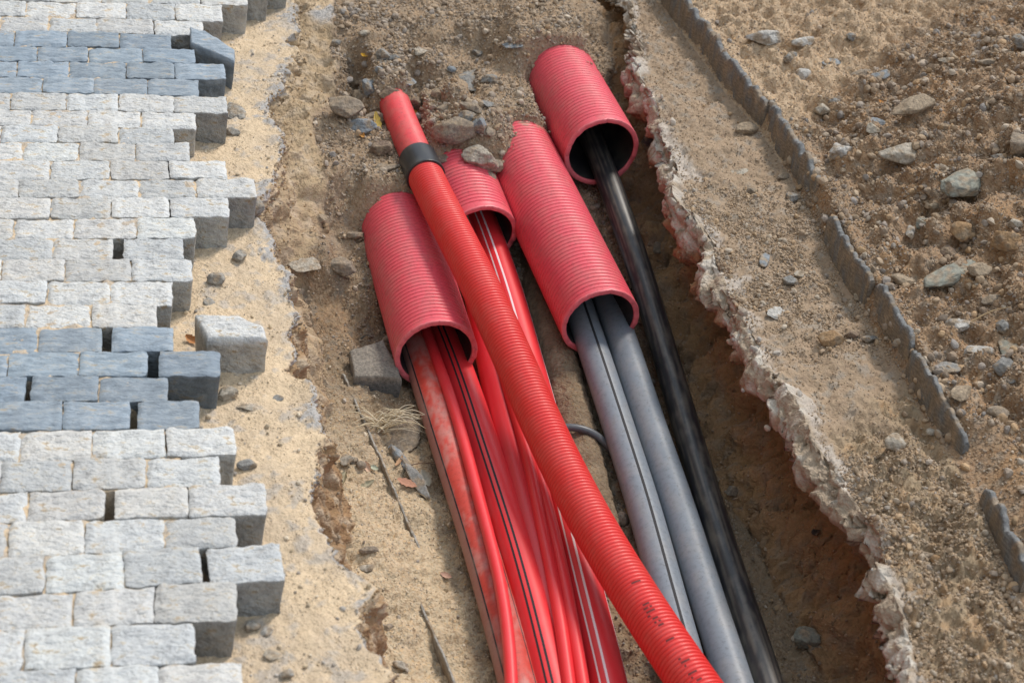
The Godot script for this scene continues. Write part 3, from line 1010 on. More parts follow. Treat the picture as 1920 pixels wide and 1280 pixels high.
const TONES := {
	"pale": Color(0.46, 0.41, 0.34), "white": Color(0.52, 0.50, 0.47), "grey": Color(0.27, 0.265, 0.255), "blue": Color(0.25, 0.275, 0.30), "green": Color(0.27, 0.275, 0.235),
	"taupe": Color(0.30, 0.245, 0.19), "brown": Color(0.21, 0.15, 0.11), "tan": Color(0.38, 0.30, 0.215), "orange": Color(0.37, 0.235, 0.125), "dust": Color(0.36, 0.335, 0.30), "black": Color(0.055, 0.055, 0.055),
}
const STONES := [
		["large pale beige angular stone wedged against the second duct's buried end", Vector3(0.155, -0.184, -1.249), 0.092, 0.065, 0.057, 0, 3.9, "pale", "rock", ""],
		["big dusty brown stone lying just above the middle duct", Vector3(0.075, -0.169, -1.333), 0.11, 0.069, 0.06, 0, 0, "taupe", "rock", ""],
		["dark brown rounded stone at the buried tip of the thin ribbed conduit", Vector3(-0.09, -0.136, -1.582), 0.078, 0.049, 0.042, 0, 2.46, "brown", "rock", ""],
		["flat grey slate chip lying on the gravel slope between conduit and far duct", Vector3(0.19, -0.162, -1.676), 0.07, 0.088, 0.014, 0, 3.17, "grey", "slab", ""],
		["small grey stone touching the flat slate chip on the gravel slope", Vector3(0.235, -0.138, -1.629), 0.049, 0.025, 0.022, 0, 0.86, "grey", "rock", ""],
		["blue-grey stone beside the yellow leaf at the conduit's tip", Vector3(-0.206, -0.196, -1.405), 0.073, 0.042, 0.037, 0, 4.07, "blue", "rock", ""],
		["knobbly grey-brown clod left of the conduit's buried tip", Vector3(-0.257, -0.162, -1.437), 0.093, 0.061, 0.053, 0, 1.48, "taupe", "rock", ""],
		["small blue-grey stone behind the knobbly clod", Vector3(-0.157, -0.179, -1.617), 0.045, 0.044, 0.038, 0, 4.3, "blue", "rock", ""],
		["dusty stone squeezed between knobbly clod and conduit tip", Vector3(-0.147, -0.181, -1.519), 0.047, 0.043, 0.037, 0, 4.25, "taupe", "rock", ""],
		["smooth tan pebble on edge behind the blue-grey stone", Vector3(-0.181, -0.262, -1.697), 0.035, 0.046, 0.041, 0, 6.12, "tan", "round", ""],
		["grey splinter leaning behind the dark brown stone", Vector3(-0.044, -0.151, -1.624), 0.052, 0.052, 0.014, 0, 5.57, "blue", "flat", ""],
		["dark reddish-brown cube-like stone right of the conduit's tip", Vector3(-0.007, -0.209, -1.589), 0.045, 0.038, 0.033, 0, 2.1, "brown", "rock", ""],
		["narrow bluish upright stone above the pale beige stone", Vector3(0.152, -0.145, -1.323), 0.04, 0.05, 0.044, 5, 0.22, "blue", "rock", ""],
		["grey stone right behind the big dusty brown stone", Vector3(0.118, -0.127, -1.359), 0.053, 0.029, 0.025, 0, 1.78, "grey", "rock", ""],
		["small square brown stone between bluish stone and third duct", Vector3(0.182, -0.148, -1.319), 0.033, 0.029, 0.025, 0, 1.21, "taupe", "rock", ""],
		["crumbly brown stone in front of the big dusty stone", Vector3(0.053, -0.196, -1.289), 0.05, 0.031, 0.027, 0, 0.53, "taupe", "rock", ""],
		["small tan pebble resting on the top of the middle duct", Vector3(0.072, -0.207, -1.272), 0.036, 0.018, 0.016, 0, 5.04, "tan", "round", ""],
		["grey-brown pebble tucked beside the third duct under the pale stone", Vector3(0.203, -0.199, -1.253), 0.033, 0.034, 0.03, 0, 0.93, "taupe", "round", ""],
		["olive pebble at the second duct's shoulder below the pale stone", Vector3(0.176, -0.219, -1.212), 0.033, 0.034, 0.03, 0, 1.29, "taupe", "round", ""],
		["pale greenish flat stone high on the gravel slope", Vector3(0.019, -0.107, -1.766), 0.039, 0.05, 0.015, 0, 2.99, "pale", "flat", ""],
		["small grey stone standing among gravel left of the greenish stone", Vector3(-0.105, -0.11, -1.715), 0.035, 0.041, 0.036, 0, 3.84, "grey", "rock", ""],
		["angular grey stone just right of the standing grey stone", Vector3(-0.073, -0.11, -1.718), 0.035, 0.028, 0.024, 0, 6.21, "grey", "rock", ""],
		["small whitish pebble near the top of the gravel slope", Vector3(-0.149, -0.101, -1.872), 0.032, 0.017, 0.015, 0, 3.22, "pale", "round", ""],
		["grey stone near the yellow leaf scrap high on the slope", Vector3(-0.237, -0.147, -1.909), 0.039, 0.028, 0.025, 0, 4.18, "grey", "rock", ""],
		["dark brown stone left of the conduit below its leaf", Vector3(-0.158, -0.213, -1.294), 0.056, 0.044, 0.039, 0, 5.48, "brown", "rock", ""],
		["flat dusty stone pushed against the black coupling", Vector3(-0.149, -0.213, -1.2), 0.065, 0.045, 0.012, 0, 1.01, "taupe", "flat", ""],
		["thin bluish slate flake left of the far duct", Vector3(0.326, -0.096, -1.752), 0.053, 0.027, 0.007, 0, 1.51, "blue", "flat", ""],
		["grey lump above and left of the far duct's slate flake", Vector3(0.235, -0.151, -1.86), 0.032, 0.023, 0.02, 0, 2.21, "grey", "rock", ""],
		["dusty stone right of the conduit, far from its tip", Vector3(0.06, -0.163, -1.47), 0.047, 0.027, 0.023, 0, 4.77, "taupe", "rock", ""],
		["wide brown stone behind the grey stone on the slope", Vector3(0.137, -0.112, -1.387), 0.063, 0.029, 0.025, 0, 0.95, "taupe", "rock", ""],
		["thin grey stone right of the wide brown stone", Vector3(0.193, -0.112, -1.416), 0.04, 0.038, 0.011, 0, 3.85, "grey", "flat", ""],
		["light tan pebble in the middle of the gravel slope", Vector3(0.058, -0.163, -1.568), 0.031, 0.03, 0.026, 0, 5.64, "tan", "round", ""],
		["tiny bluish pebble left of the flat slate chip", Vector3(0.123, -0.151, -1.722), 0.025, 0.02, 0.017, 0, 1.82, "blue", "round", ""],
		["small bluish stone above the dark brown rounded stone", Vector3(-0.128, -0.11, -1.641), 0.024, 0.022, 0.019, 0, 3.71, "blue", "rock", ""],
		["glossy black lump beside the far duct's open mouth", Vector3(0.83, -0.48, -1.666), 0.055, 0.059, 0.051, 0, 4.85, "black", "rock", ""],
		["grey-green angular stone on the shaded trench floor", Vector3(0.699, -0.545, 0.541), 0.06, 0.048, 0.042, 0, 4.46, "green", "rock", ""],
		["round brown pebble touching the grey-green trench stone", Vector3(0.717, -0.545, 0.571), 0.029, 0.023, 0.02, 0, 5.61, "taupe", "round", ""],
		["dark slate lump at the foot of the undercut wall", Vector3(0.832, -0.545, 0.336), 0.063, 0.054, 0.047, 0, 1.54, "black", "rock", ""],
		["dark upright sliver of slate near the wall's foot", Vector3(0.802, -0.545, 0.246), 0.064, 0.023, 0.017, 65, 5.02, "black", "long", ""],
		["dusty stone right of the black pipe near the far duct", Vector3(0.718, -0.489, -1.067), 0.044, 0.032, 0.028, 0, 1.66, "taupe", "rock", ""],
		["small grey stone right of the black pipe halfway down", Vector3(0.625, -0.545, 0.014), 0.032, 0.023, 0.02, 0, 3.04, "grey", "rock", ""],
		["brown stone close to the black pipe's right flank", Vector3(0.667, -0.545, -0.009), 0.029, 0.025, 0.022, 0, 4.7, "taupe", "rock", ""],
		["small whitish stone between white-striped pipe and ribbed conduit", Vector3(0.332, -0.515, 0.375), 0.024, 0.031, 0.031, 0, 3.94, "pale", "rock", ""],
		["flat dusty stone plate lying under the dry grass", Vector3(-0.198, -0.509, -0.249), 0.078, 0.092, 0.015, 0, 3.94, "taupe", "slab", ""],
		["flat pale mortar plate lying on the left trench slope", Vector3(-0.415, -0.335, -0.842), 0.074, 0.096, 0.019, 25, 2.28, "pale", "slab", ""],
		["dusty stone on the slope left of the first duct", Vector3(-0.311, -0.365, -0.864), 0.069, 0.049, 0.043, 0, 1.72, "taupe", "rock", ""],
		["small stone near the first duct's buried end", Vector3(-0.254, -0.361, -1.034), 0.042, 0.028, 0.024, 0, 0.66, "taupe", "rock", ""],
		["tan clod on the left slope beside the sand edge", Vector3(-0.357, -0.322, -1.064), 0.035, 0.025, 0.022, 0, 0.21, "tan", "rock", ""],
		["thin pale grey flake at the left wall's foot", Vector3(-0.4, -0.44, 0.07), 0.035, 0.041, 0.007, 0, 4.48, "pale", "slab", ""],
		["white broken chip near the curled leaves", Vector3(-0.369, -0.451, -0.096), 0.028, 0.024, 0.021, 0, 3.85, "pale", "rock", ""],
		["grey stone next to the white broken chip", Vector3(-0.347, -0.458, -0.109), 0.025, 0.02, 0.017, 0, 6.02, "grey", "rock", ""],
		["brown oval pebble near the curled leaves", Vector3(-0.332, -0.465, -0.091), 0.019, 0.02, 0.017, 0, 0.27, "taupe", "round", ""],
		["long slate shard lying beside the dusty red pipe", Vector3(-0.209, -0.508, -0.147), 0.127, 0.024, 0.018, -65, 2.13, "blue", "long", ""],
		["second grey slate shard nearest the dusty red pipe", Vector3(-0.185, -0.514, -0.072), 0.098, 0.03, 0.022, -67, 2.95, "grey", "long", ""],
		["smooth brown pebble below the upper slate strip", Vector3(-0.352, -0.45, 0.254), 0.036, 0.014, 0.013, 0, 0.92, "taupe", "round", ""],
		["whitish stone at the edge of the mortar ledge", Vector3(-0.364, -0.451, 0.302), 0.036, 0.018, 0.016, 0, 5.12, "pale", "rock", ""],
		["dusty stone left of the lower slate strip", Vector3(-0.332, -0.461, 0.488), 0.022, 0.018, 0.015, 0, 3.03, "taupe", "rock", ""],
		["pale stone left of the lower slate strip near the front", Vector3(-0.316, -0.457, 0.607), 0.027, 0.019, 0.017, 0, 0.9, "pale", "rock", ""],
		["brown pebble beside the left grey pipe", Vector3(0.331, -0.515, 0.107), 0.022, 0.029, 0.029, 0, 2.66, "taupe", "round", ""],
		["brown stone under the third duct's mouth", Vector3(0.481, -0.524, -0.698), 0.035, 0.025, 0.022, 0, 5.02, "brown", "rock", ""],
		["grey stone stuck below the trench edge beside the far duct", Vector3(0.95, -0.461, -1.785), 0.041, 0.039, 0.034, 0, 2.43, "grey", "rock", ""],
		["thin grey chip lying flat on the sand bed", Vector3(-0.57, -0.105, 0.069), 0.025, 0.022, 0.006, 0, 4.11, "grey", "flat", ""],
		["pale chip on the sand in front of the blue sett", Vector3(-0.645, -0.105, 0.108), 0.038, 0.022, 0.006, 0, 2.34, "pale", "flat", ""],
		["whitish crumbly mortar lump by the blue sett's side", Vector3(-0.689, -0.105, 0.065), 0.04, 0.03, 0.026, 0, 3.24, "pale", "rock", ""],
		["grey mortar crumb on the sand beside a pale sett", Vector3(-0.657, -0.105, 0.33), 0.033, 0.021, 0.018, 0, 0.05, "grey", "rock", ""],
		["dark grey mortar lump against the pale sett edge", Vector3(-0.604, -0.105, -1.335), 0.055, 0.068, 0.019, 0, 4.75, "dust", "flat", ""],
		["small dark mortar lump below the pale sett edge", Vector3(-0.613, -0.105, -1.207), 0.032, 0.022, 0.02, 0, 4.11, "dust", "rock", ""],
		["dark rough mortar lump at the sand's broken edge", Vector3(-0.574, -0.105, -0.753), 0.038, 0.047, 0.04, 0, 0.08, "dust", "rock", ""],
		["dark flake leaning below the corner of the setts", Vector3(-0.631, -0.105, -0.523), 0.031, 0.04, 0.017, 45, 1.18, "dust", "flat", ""],
		["dark clod on the sand beside the pale setts", Vector3(-0.695, -0.105, -0.413), 0.036, 0.028, 0.025, 0, 2.59, "dust", "rock", ""],
		["small dark clod in the hollow before the loose sett", Vector3(-0.714, -0.105, -0.332), 0.027, 0.027, 0.008, 0, 0.63, "dust", "flat", ""],
		["white chip lying under the cracked sett", Vector3(-0.645, -0.105, 0.837), 0.021, 0.019, 0.006, 15, 0.89, "white", "flat", ""],
		["dusty mortar clod on the sand near the cracked sett", Vector3(-0.676, -0.105, 0.827), 0.028, 0.019, 0.016, 0, 0.73, "dust", "rock", ""],
		["pale flat chip on the sand near the front", Vector3(-0.638, -0.105, 0.902), 0.027, 0.024, 0.007, 0, 4.31, "pale", "flat", ""],
		["white stone on the sand near the front of the trench", Vector3(-0.616, -0.105, 0.958), 0.025, 0.018, 0.016, 0, 5.55, "white", "rock", ""],
		["triangular tan stone on the sandy ledge under the slate edging", Vector3(0.994, -0.09, -1.242), 0.057, 0.035, 0.03, 0, 1.23, "tan", "rock", ""],
		["thin pale flake on the ledge's outer side", Vector3(0.882, -0.09, -0.97), 0.052, 0.02, 0.006, 0, 2.93, "pale", "flat", ""],
		["flat bluish stone standing in gravel on the ledge", Vector3(0.827, -0.09, -0.498), 0.066, 0.023, 0.017, 63, 2.14, "blue", "long", ""],
		["grey stone at the ledge's outer edge beside a pale flake", Vector3(0.86, -0.09, -0.384), 0.038, 0.028, 0.024, 0, 3.66, "grey", "rock", ""],
		["pale flake beside the grey ledge stone", Vector3(0.901, -0.09, -0.404), 0.038, 0.022, 0.006, 0, 3.58, "pale", "flat", ""],
		["rough grey lump close to the second slate slab", Vector3(1.007, -0.09, -0.818), 0.041, 0.03, 0.026, 0, 0.14, "grey", "rock", ""],
		["tan wedge-shaped stone where the slate edging breaks off", Vector3(1.095, -0.09, -0.776), 0.054, 0.05, 0.044, 15, 5, "tan", "rock", ""],
		["cream coloured shard at the corner of the mortar lump", Vector3(0.776, -0.09, -0.227), 0.051, 0.04, 0.006, 0, 1.51, "white", "slab", ""],
		["orange-brown clod in the middle of the ledge", Vector3(0.876, -0.09, -0.086), 0.056, 0.033, 0.029, 0, 5.61, "orange", "rock", ""],
		["brown clod below the third slate slab", Vector3(0.955, -0.09, -0.131), 0.037, 0.027, 0.023, 0, 5.71, "brown", "rock", ""],
		["grey stone against the foot of the third slate slab", Vector3(0.992, -0.09, -0.108), 0.037, 0.022, 0.019, 0, 2.92, "grey", "rock", ""],
		["small dusty stone on the bare upper ledge", Vector3(0.896, -0.09, -0.853), 0.029, 0.02, 0.017, 0, 1.48, "taupe", "rock", ""],
		["dusty stone near the foot of the second slate slab", Vector3(1.018, -0.09, -0.943), 0.029, 0.018, 0.016, 0, 2.44, "taupe", "rock", ""],
		["thin tan chip at the foot of the third slate slab", Vector3(1.03, -0.09, -0.29), 0.029, 0.025, 0.007, 0, 2.81, "tan", "flat", ""],
		["whitish lump at the corner of the lower ledge", Vector3(0.88, -0.082, 0.359), 0.041, 0.035, 0.03, 0, 3.5, "pale", "rock", ""],
		["round whitish pebble below the last slate slab", Vector3(1.003, -0.077, 0.299), 0.018, 0.015, 0.013, 0, 0.4, "pale", "round", ""],
		["dusty stone in the rough soil at lower ledge", Vector3(0.843, -0.085, 0.69), 0.031, 0.019, 0.017, 0, 3.44, "taupe", "rock", ""],
		["orange pebble in the rough soil at lower ledge", Vector3(0.853, -0.083, 0.72), 0.017, 0.015, 0.013, 0, 4.21, "orange", "round", ""],
		["white-grey angular boulder by the far slate slab", Vector3(1.157, 0, -1.644), 0.103, 0.048, 0.042, 0, 1.75, "white", "rock", ""],
		["flat whitish stone right of the white-grey boulder", Vector3(1.311, 0, -1.687), 0.068, 0.031, 0.027, 0, 2.94, "white", "rock", ""],
		["grey pointed stone below the white-grey boulder", Vector3(1.223, 0, -1.561), 0.039, 0.036, 0.032, 0, 2.47, "grey", "rock", ""],
		["white pointed stone on the tan ground", Vector3(1.241, 0, -1.47), 0.042, 0.036, 0.031, 0, 0.09, "white", "rock", ""],
		["flat blue-grey plate sunk in the tan ground", Vector3(1.369, 0, -1.541), 0.06, 0.044, 0.007, 0, 6.2, "blue", "slab", ""],
		["small dark grey stone alone on the tan ground", Vector3(1.489, 0, -1.708), 0.029, 0.026, 0.023, 0, 0.43, "grey", "rock", ""],
		["finger-shaped dusty stone at the top of the heap", Vector3(1.45, 0, -1.49), 0.063, 0.029, 0.022, 15, 0.11, "taupe", "long", ""],
		["bluish cracked stone at the heap's upper rim", Vector3(1.503, 0.002, -1.446), 0.063, 0.028, 0.024, 0, 5.49, "blue", "rock", ""],
		["white lump with a knobbly face near the second slate slab", Vector3(1.158, 0.008, -0.887), 0.07, 0.063, 0.055, 0, 5.14, "white", "rock", ""],
		["rounded blue stone among pebbles above the white lump", Vector3(1.313, 0.05, -1.018), 0.059, 0.028, 0.025, 0, 2.63, "blue", "rock", ""],
		["pale angular stone between blue stone and rough white stone", Vector3(1.269, 0.045, -0.937), 0.035, 0.036, 0.031, 0, 5.19, "pale", "rock", ""],
		["large split tan shard leaning on the heap", Vector3(1.405, 0.094, -0.987), 0.136, 0.05, 0.038, 23, 0.23, "tan", "long", ""],
		["rough white-grey stone half sunk below the split shard", Vector3(1.299, 0.06, -0.795), 0.104, 0.06, 0.045, 15, 4.95, "pale", "long", ""],
		["small pale wedge left of the long grey-green stone", Vector3(1.385, 0.108, -0.671), 0.055, 0.046, 0.013, 25, 0.61, "pale", "flat", ""],
		["long grey-green stone lying slantwise on the heap", Vector3(1.394, 0.118, -0.565), 0.157, 0.072, 0.054, 37, 5.15, "green", "long", ""],
		["big rounded grey-brown stone at the heap's far side", Vector3(1.552, 0.21, -0.59), 0.06, 0.074, 0.064, 0, 1.28, "taupe", "rock", ""],
		["dark stone beside the big rounded one", Vector3(1.514, 0.188, -0.609), 0.042, 0.019, 0.017, 0, 3.51, "dust", "rock", ""],
		["leaf-shaped flat slate lying slantwise on the heap", Vector3(1.226, 0.036, -0.209), 0.137, 0.051, 0.038, 29, 4.77, "green", "long", ""],
		["orange-brown clod above the long grey-green stone", Vector3(1.429, 0.131, -0.816), 0.031, 0.025, 0.022, 0, 4.27, "orange", "rock", ""],
		["pale brown knobbly stone right of the leaf-shaped slate", Vector3(1.285, 0.063, -0.17), 0.048, 0.036, 0.031, 0, 4.65, "tan", "rock", ""],
		["tan clod below the curved dark slate", Vector3(1.118, 0.005, -0.249), 0.052, 0.034, 0.03, 0, 2.41, "tan", "rock", ""],
		["whitish mortar lump in the middle of the heap", Vector3(1.176, 0.018, -0.012), 0.05, 0.037, 0.032, 0, 6.25, "white", "rock", ""],
		["rough white-grey lump right of the whitish mortar lump", Vector3(1.184, 0.021, 0.111), 0.054, 0.038, 0.033, 0, 3.74, "white", "rock", ""],
		["broad flat greenish stone at the heap's outer side", Vector3(1.276, 0.057, 0.107), 0.057, 0.074, 0.016, 0, 4.18, "green", "slab", ""],
		["grey oval pebble beside the broad greenish stone", Vector3(1.271, 0.054, 0.038), 0.025, 0.028, 0.024, 0, 0.6, "grey", "round", ""],
		["broken flat grey plate above the last slate slab", Vector3(1.09, 0.002, 0.147), 0.061, 0.048, 0.008, 0, 0.34, "grey", "slab", ""],
		["rounded grey stone with a dusty top on the heap", Vector3(1.206, 0.03, 0.203), 0.042, 0.038, 0.033, 0, 5.69, "grey", "round", ""],
		["thin grey stone under the rounded grey stone", Vector3(1.203, 0.03, 0.251), 0.029, 0.023, 0.006, 0, 0.72, "grey", "flat", ""],
		["stick-shaped tan stone beside the last slate slab", Vector3(1.073, 0.001, 0.265), 0.065, 0.034, 0.026, 45, 5.57, "tan", "long", ""],
		["dusty clod on the lower heap", Vector3(1.14, 0.012, 0.34), 0.044, 0.029, 0.025, 0, 5.79, "taupe", "rock", ""],
		["greenish stone beside the curved dark slate", Vector3(1.243, 0.044, -0.448), 0.033, 0.033, 0.029, 0, 3.3, "green", "rock", ""],
		["curved dark slate piece standing in the heap", Vector3(1.215, 0.033, -0.45), 0.071, 0.021, 0.016, 65, 4.87, "dust", "long", ""],
		["orange-brown clod with a sharp ridge on the heap", Vector3(1.318, 0.081, -0.367), 0.058, 0.053, 0.046, 0, 2.9, "orange", "rock", ""],
		["big orange-brown clod on the upper heap", Vector3(1.381, 0.115, -0.24), 0.083, 0.05, 0.043, 0, 2.21, "orange", "rock", ""],
		["brown crumbly clod left of the leaf-shaped slate", Vector3(1.277, 0.06, -0.324), 0.038, 0.035, 0.03, 0, 5.13, "brown", "rock", ""],
		["pale upright stone in the pebbles near the slate joint", Vector3(1.213, 0, -1.207), 0.037, 0.037, 0.032, 0, 4.73, "pale", "rock", ""],
		["dark round pebble beside the pale upright stone", Vector3(1.268, 0, -1.249), 0.03, 0.019, 0.016, 0, 2.69, "grey", "round", ""],
		["grey stone in pebbles above the white lump", Vector3(1.226, 0.027, -0.962), 0.032, 0.018, 0.016, 0, 1.26, "grey", "rock", ""],
		["bluish flake near the heap's upper rim", Vector3(1.62, 0.006, -1.519), 0.028, 0.027, 0.007, 0, 5.61, "blue", "flat", ""],
		["dusty stone on the far heap near its upper side", Vector3(1.778, 0.122, -1.292), 0.051, 0.024, 0.021, 0, 2.16, "taupe", "rock", ""],
		["pale crumbly stone on the far heap", Vector3(1.733, 0.042, -1.467), 0.046, 0.025, 0.022, 0, 5.53, "pale", "rock", ""],
		["whitish flat stone on the far heap", Vector3(1.75, 0.099, -1.321), 0.045, 0.03, 0.008, 0, 3.37, "pale", "flat", ""],
		["yellowish pebble left of the long grey-green stone", Vector3(1.304, 0.07, -0.525), 0.024, 0.014, 0.012, 0, 3.13, "tan", "round", ""],
		["finger-like stone right of the knobbly stone", Vector3(1.281, 0.059, -0.064), 0.044, 0.023, 0.017, 15, 2.76, "taupe", "long", ""],
		["pale stone right of the big orange-brown clod", Vector3(1.432, 0.146, -0.304), 0.043, 0.025, 0.022, 0, 4.47, "pale", "rock", ""],
		["grey stone at the far outer side of the heap", Vector3(1.898, 0.156, -1.333), 0.052, 0.041, 0.036, 0, 5.25, "grey", "rock", ""]]   # label, place, width, breadth, height, set angle, own turn, tone, shape, group


func make_stones() -> void:
	var k := 0
	for s in STONES:
		var at: Vector3 = s[1]
		var big: float = maxf(s[2], s[3])
		var shape: String = s[8]
		var sharp := 0.35 if shape == "round" else 0.85 if shape == "long" or shape == "round" else 1.0
		var size := Vector3(s[2], s[4], s[3]) * 1.25
		var m := rock_mesh(size, 3 if big > 0.022 else 2, sharp, TONES[s[7]], k + 1)
		var o := put("stone", m, mats.slate if shape in ["slab", "long"] and s[7] in ["blue", "green", "dust"] else mats.rock)
		var y := ground_near(at)
		o.position = Vector3(at.x, maxf(y, at.y - 0.05) + s[4] * (0.42 if shape != "slab" else 0.5), at.z)
		var yaw: float = deg_to_rad(s[5])
		o.rotation = Vector3(rng.randf_range(-0.2, 0.2), yaw if yaw != 0.0 else rng.randf_range(-0.35, 0.35), rng.randf_range(-0.15, 0.15))
		if s[7] == "black":
			o.material_override = mats.black if s[0].contains("glossy") else mats.rock
		tag(o, s[0], "stone", "stones and clods lying about the trench")
		k += 1


func ground_near(p: Vector3) -> float:
	# height of the finished ground at this place
	var j := clampi(int(round((p.z - Z0) / DZ)), 0, NZ - 1)
	var best := p.y
	var gap := 9.0
	for i in NX:
		var q := gv[j * NX + i]
		var d := absf(q.x - p.x) + 0.6 * absf(q.y - p.y)
		if d < gap:
			gap = d
			best = q.y
	return best


# ------------------------------------------------------------------ gravel nobody could count
func gravel(called: String, k0: int, k1: int, n: int, lo: float, hi: float, power: float, palette: Array, where: Callable, soil: Color, mix_soil: float) -> void:
	var kinds := []
	for q in 3:
		kinds.append(rock_mesh(Vector3(1, 0.75, 0.85), 1, 0.7, Color.WHITE, 40 + q))
		tint(kinds[q], Color(1, 1, 1))
		var a: Array = kinds[q].surface_get_arrays(0)
		a = facets(a, 1.0)
		a[Mesh.ARRAY_COLOR] = null
		kinds[q].clear_surfaces()
		kinds[q].add_surface_from_arrays(Mesh.PRIMITIVE_TRIANGLES, a)
	var places := [[], [], []]
	var colors := [[], [], []]
	var i0: int = starts[k0]
	var i1: int = starts[k1]
	var tries := 0
	var done := 0
	while done < n and tries < n * 12:
		tries += 1
		var j := rng.randi_range(1, NZ - 2)
		var i := rng.randi_range(i0, i1 - 1)
		var q := j * NX + i
		var p := gv[q].lerp(gv[q + 1], rng.randf()) + Vector3(0, 0, rng.randf_range(-0.5, 0.5) * DZ)
		if p.x < -1.2 or p.x > 2.6 or p.z > 1.25 or rng.randf() > where.call(p, i, j):
			continue
		var size := lo * pow(hi / lo, pow(rng.randf(), power))
		var b := Basis.from_euler(Vector3(rng.randf() * TAU, rng.randf() * TAU, rng.randf() * TAU)).scaled_local(Vector3(size, size * rng.randf_range(0.6, 1.0), size * rng.randf_range(0.7, 1.1)))
		var w := rng.randi_range(0, 2)
		places[w].append(Transform3D(b, p + gn[q] * size * rng.randf_range(0.05, 0.3)))
		var tone: Color = palette[rng.randi_range(0, palette.size() - 1)]
		tone = tone.lerp(soil, mix_soil * rng.randf_range(0.5, 1.0))
		var m := rng.randf_range(0.8, 1.2)
		colors[w].append(Color(tone.r * m, tone.g * m, tone.b * m))
		done += 1
	for w in 3:
		if places[w].is_empty():
			continue
		var mm := MultiMesh.new()
		mm.transform_format = MultiMesh.TRANSFORM_3D
		mm.use_colors = true
		mm.mesh = kinds[w]
		mm.instance_count = places[w].size()
		for q in places[w].size():
			mm.set_instance_transform(q, places[w][q])
			mm.set_instance_color(q, colors[w][q])
		var o := MultiMeshInstance3D.new()
		o.multimesh = mm
		o.material_override = mats.pebble
		o.name = numbered(called)
		o.set_meta("kind", "stuff")
		add_child(o, true)


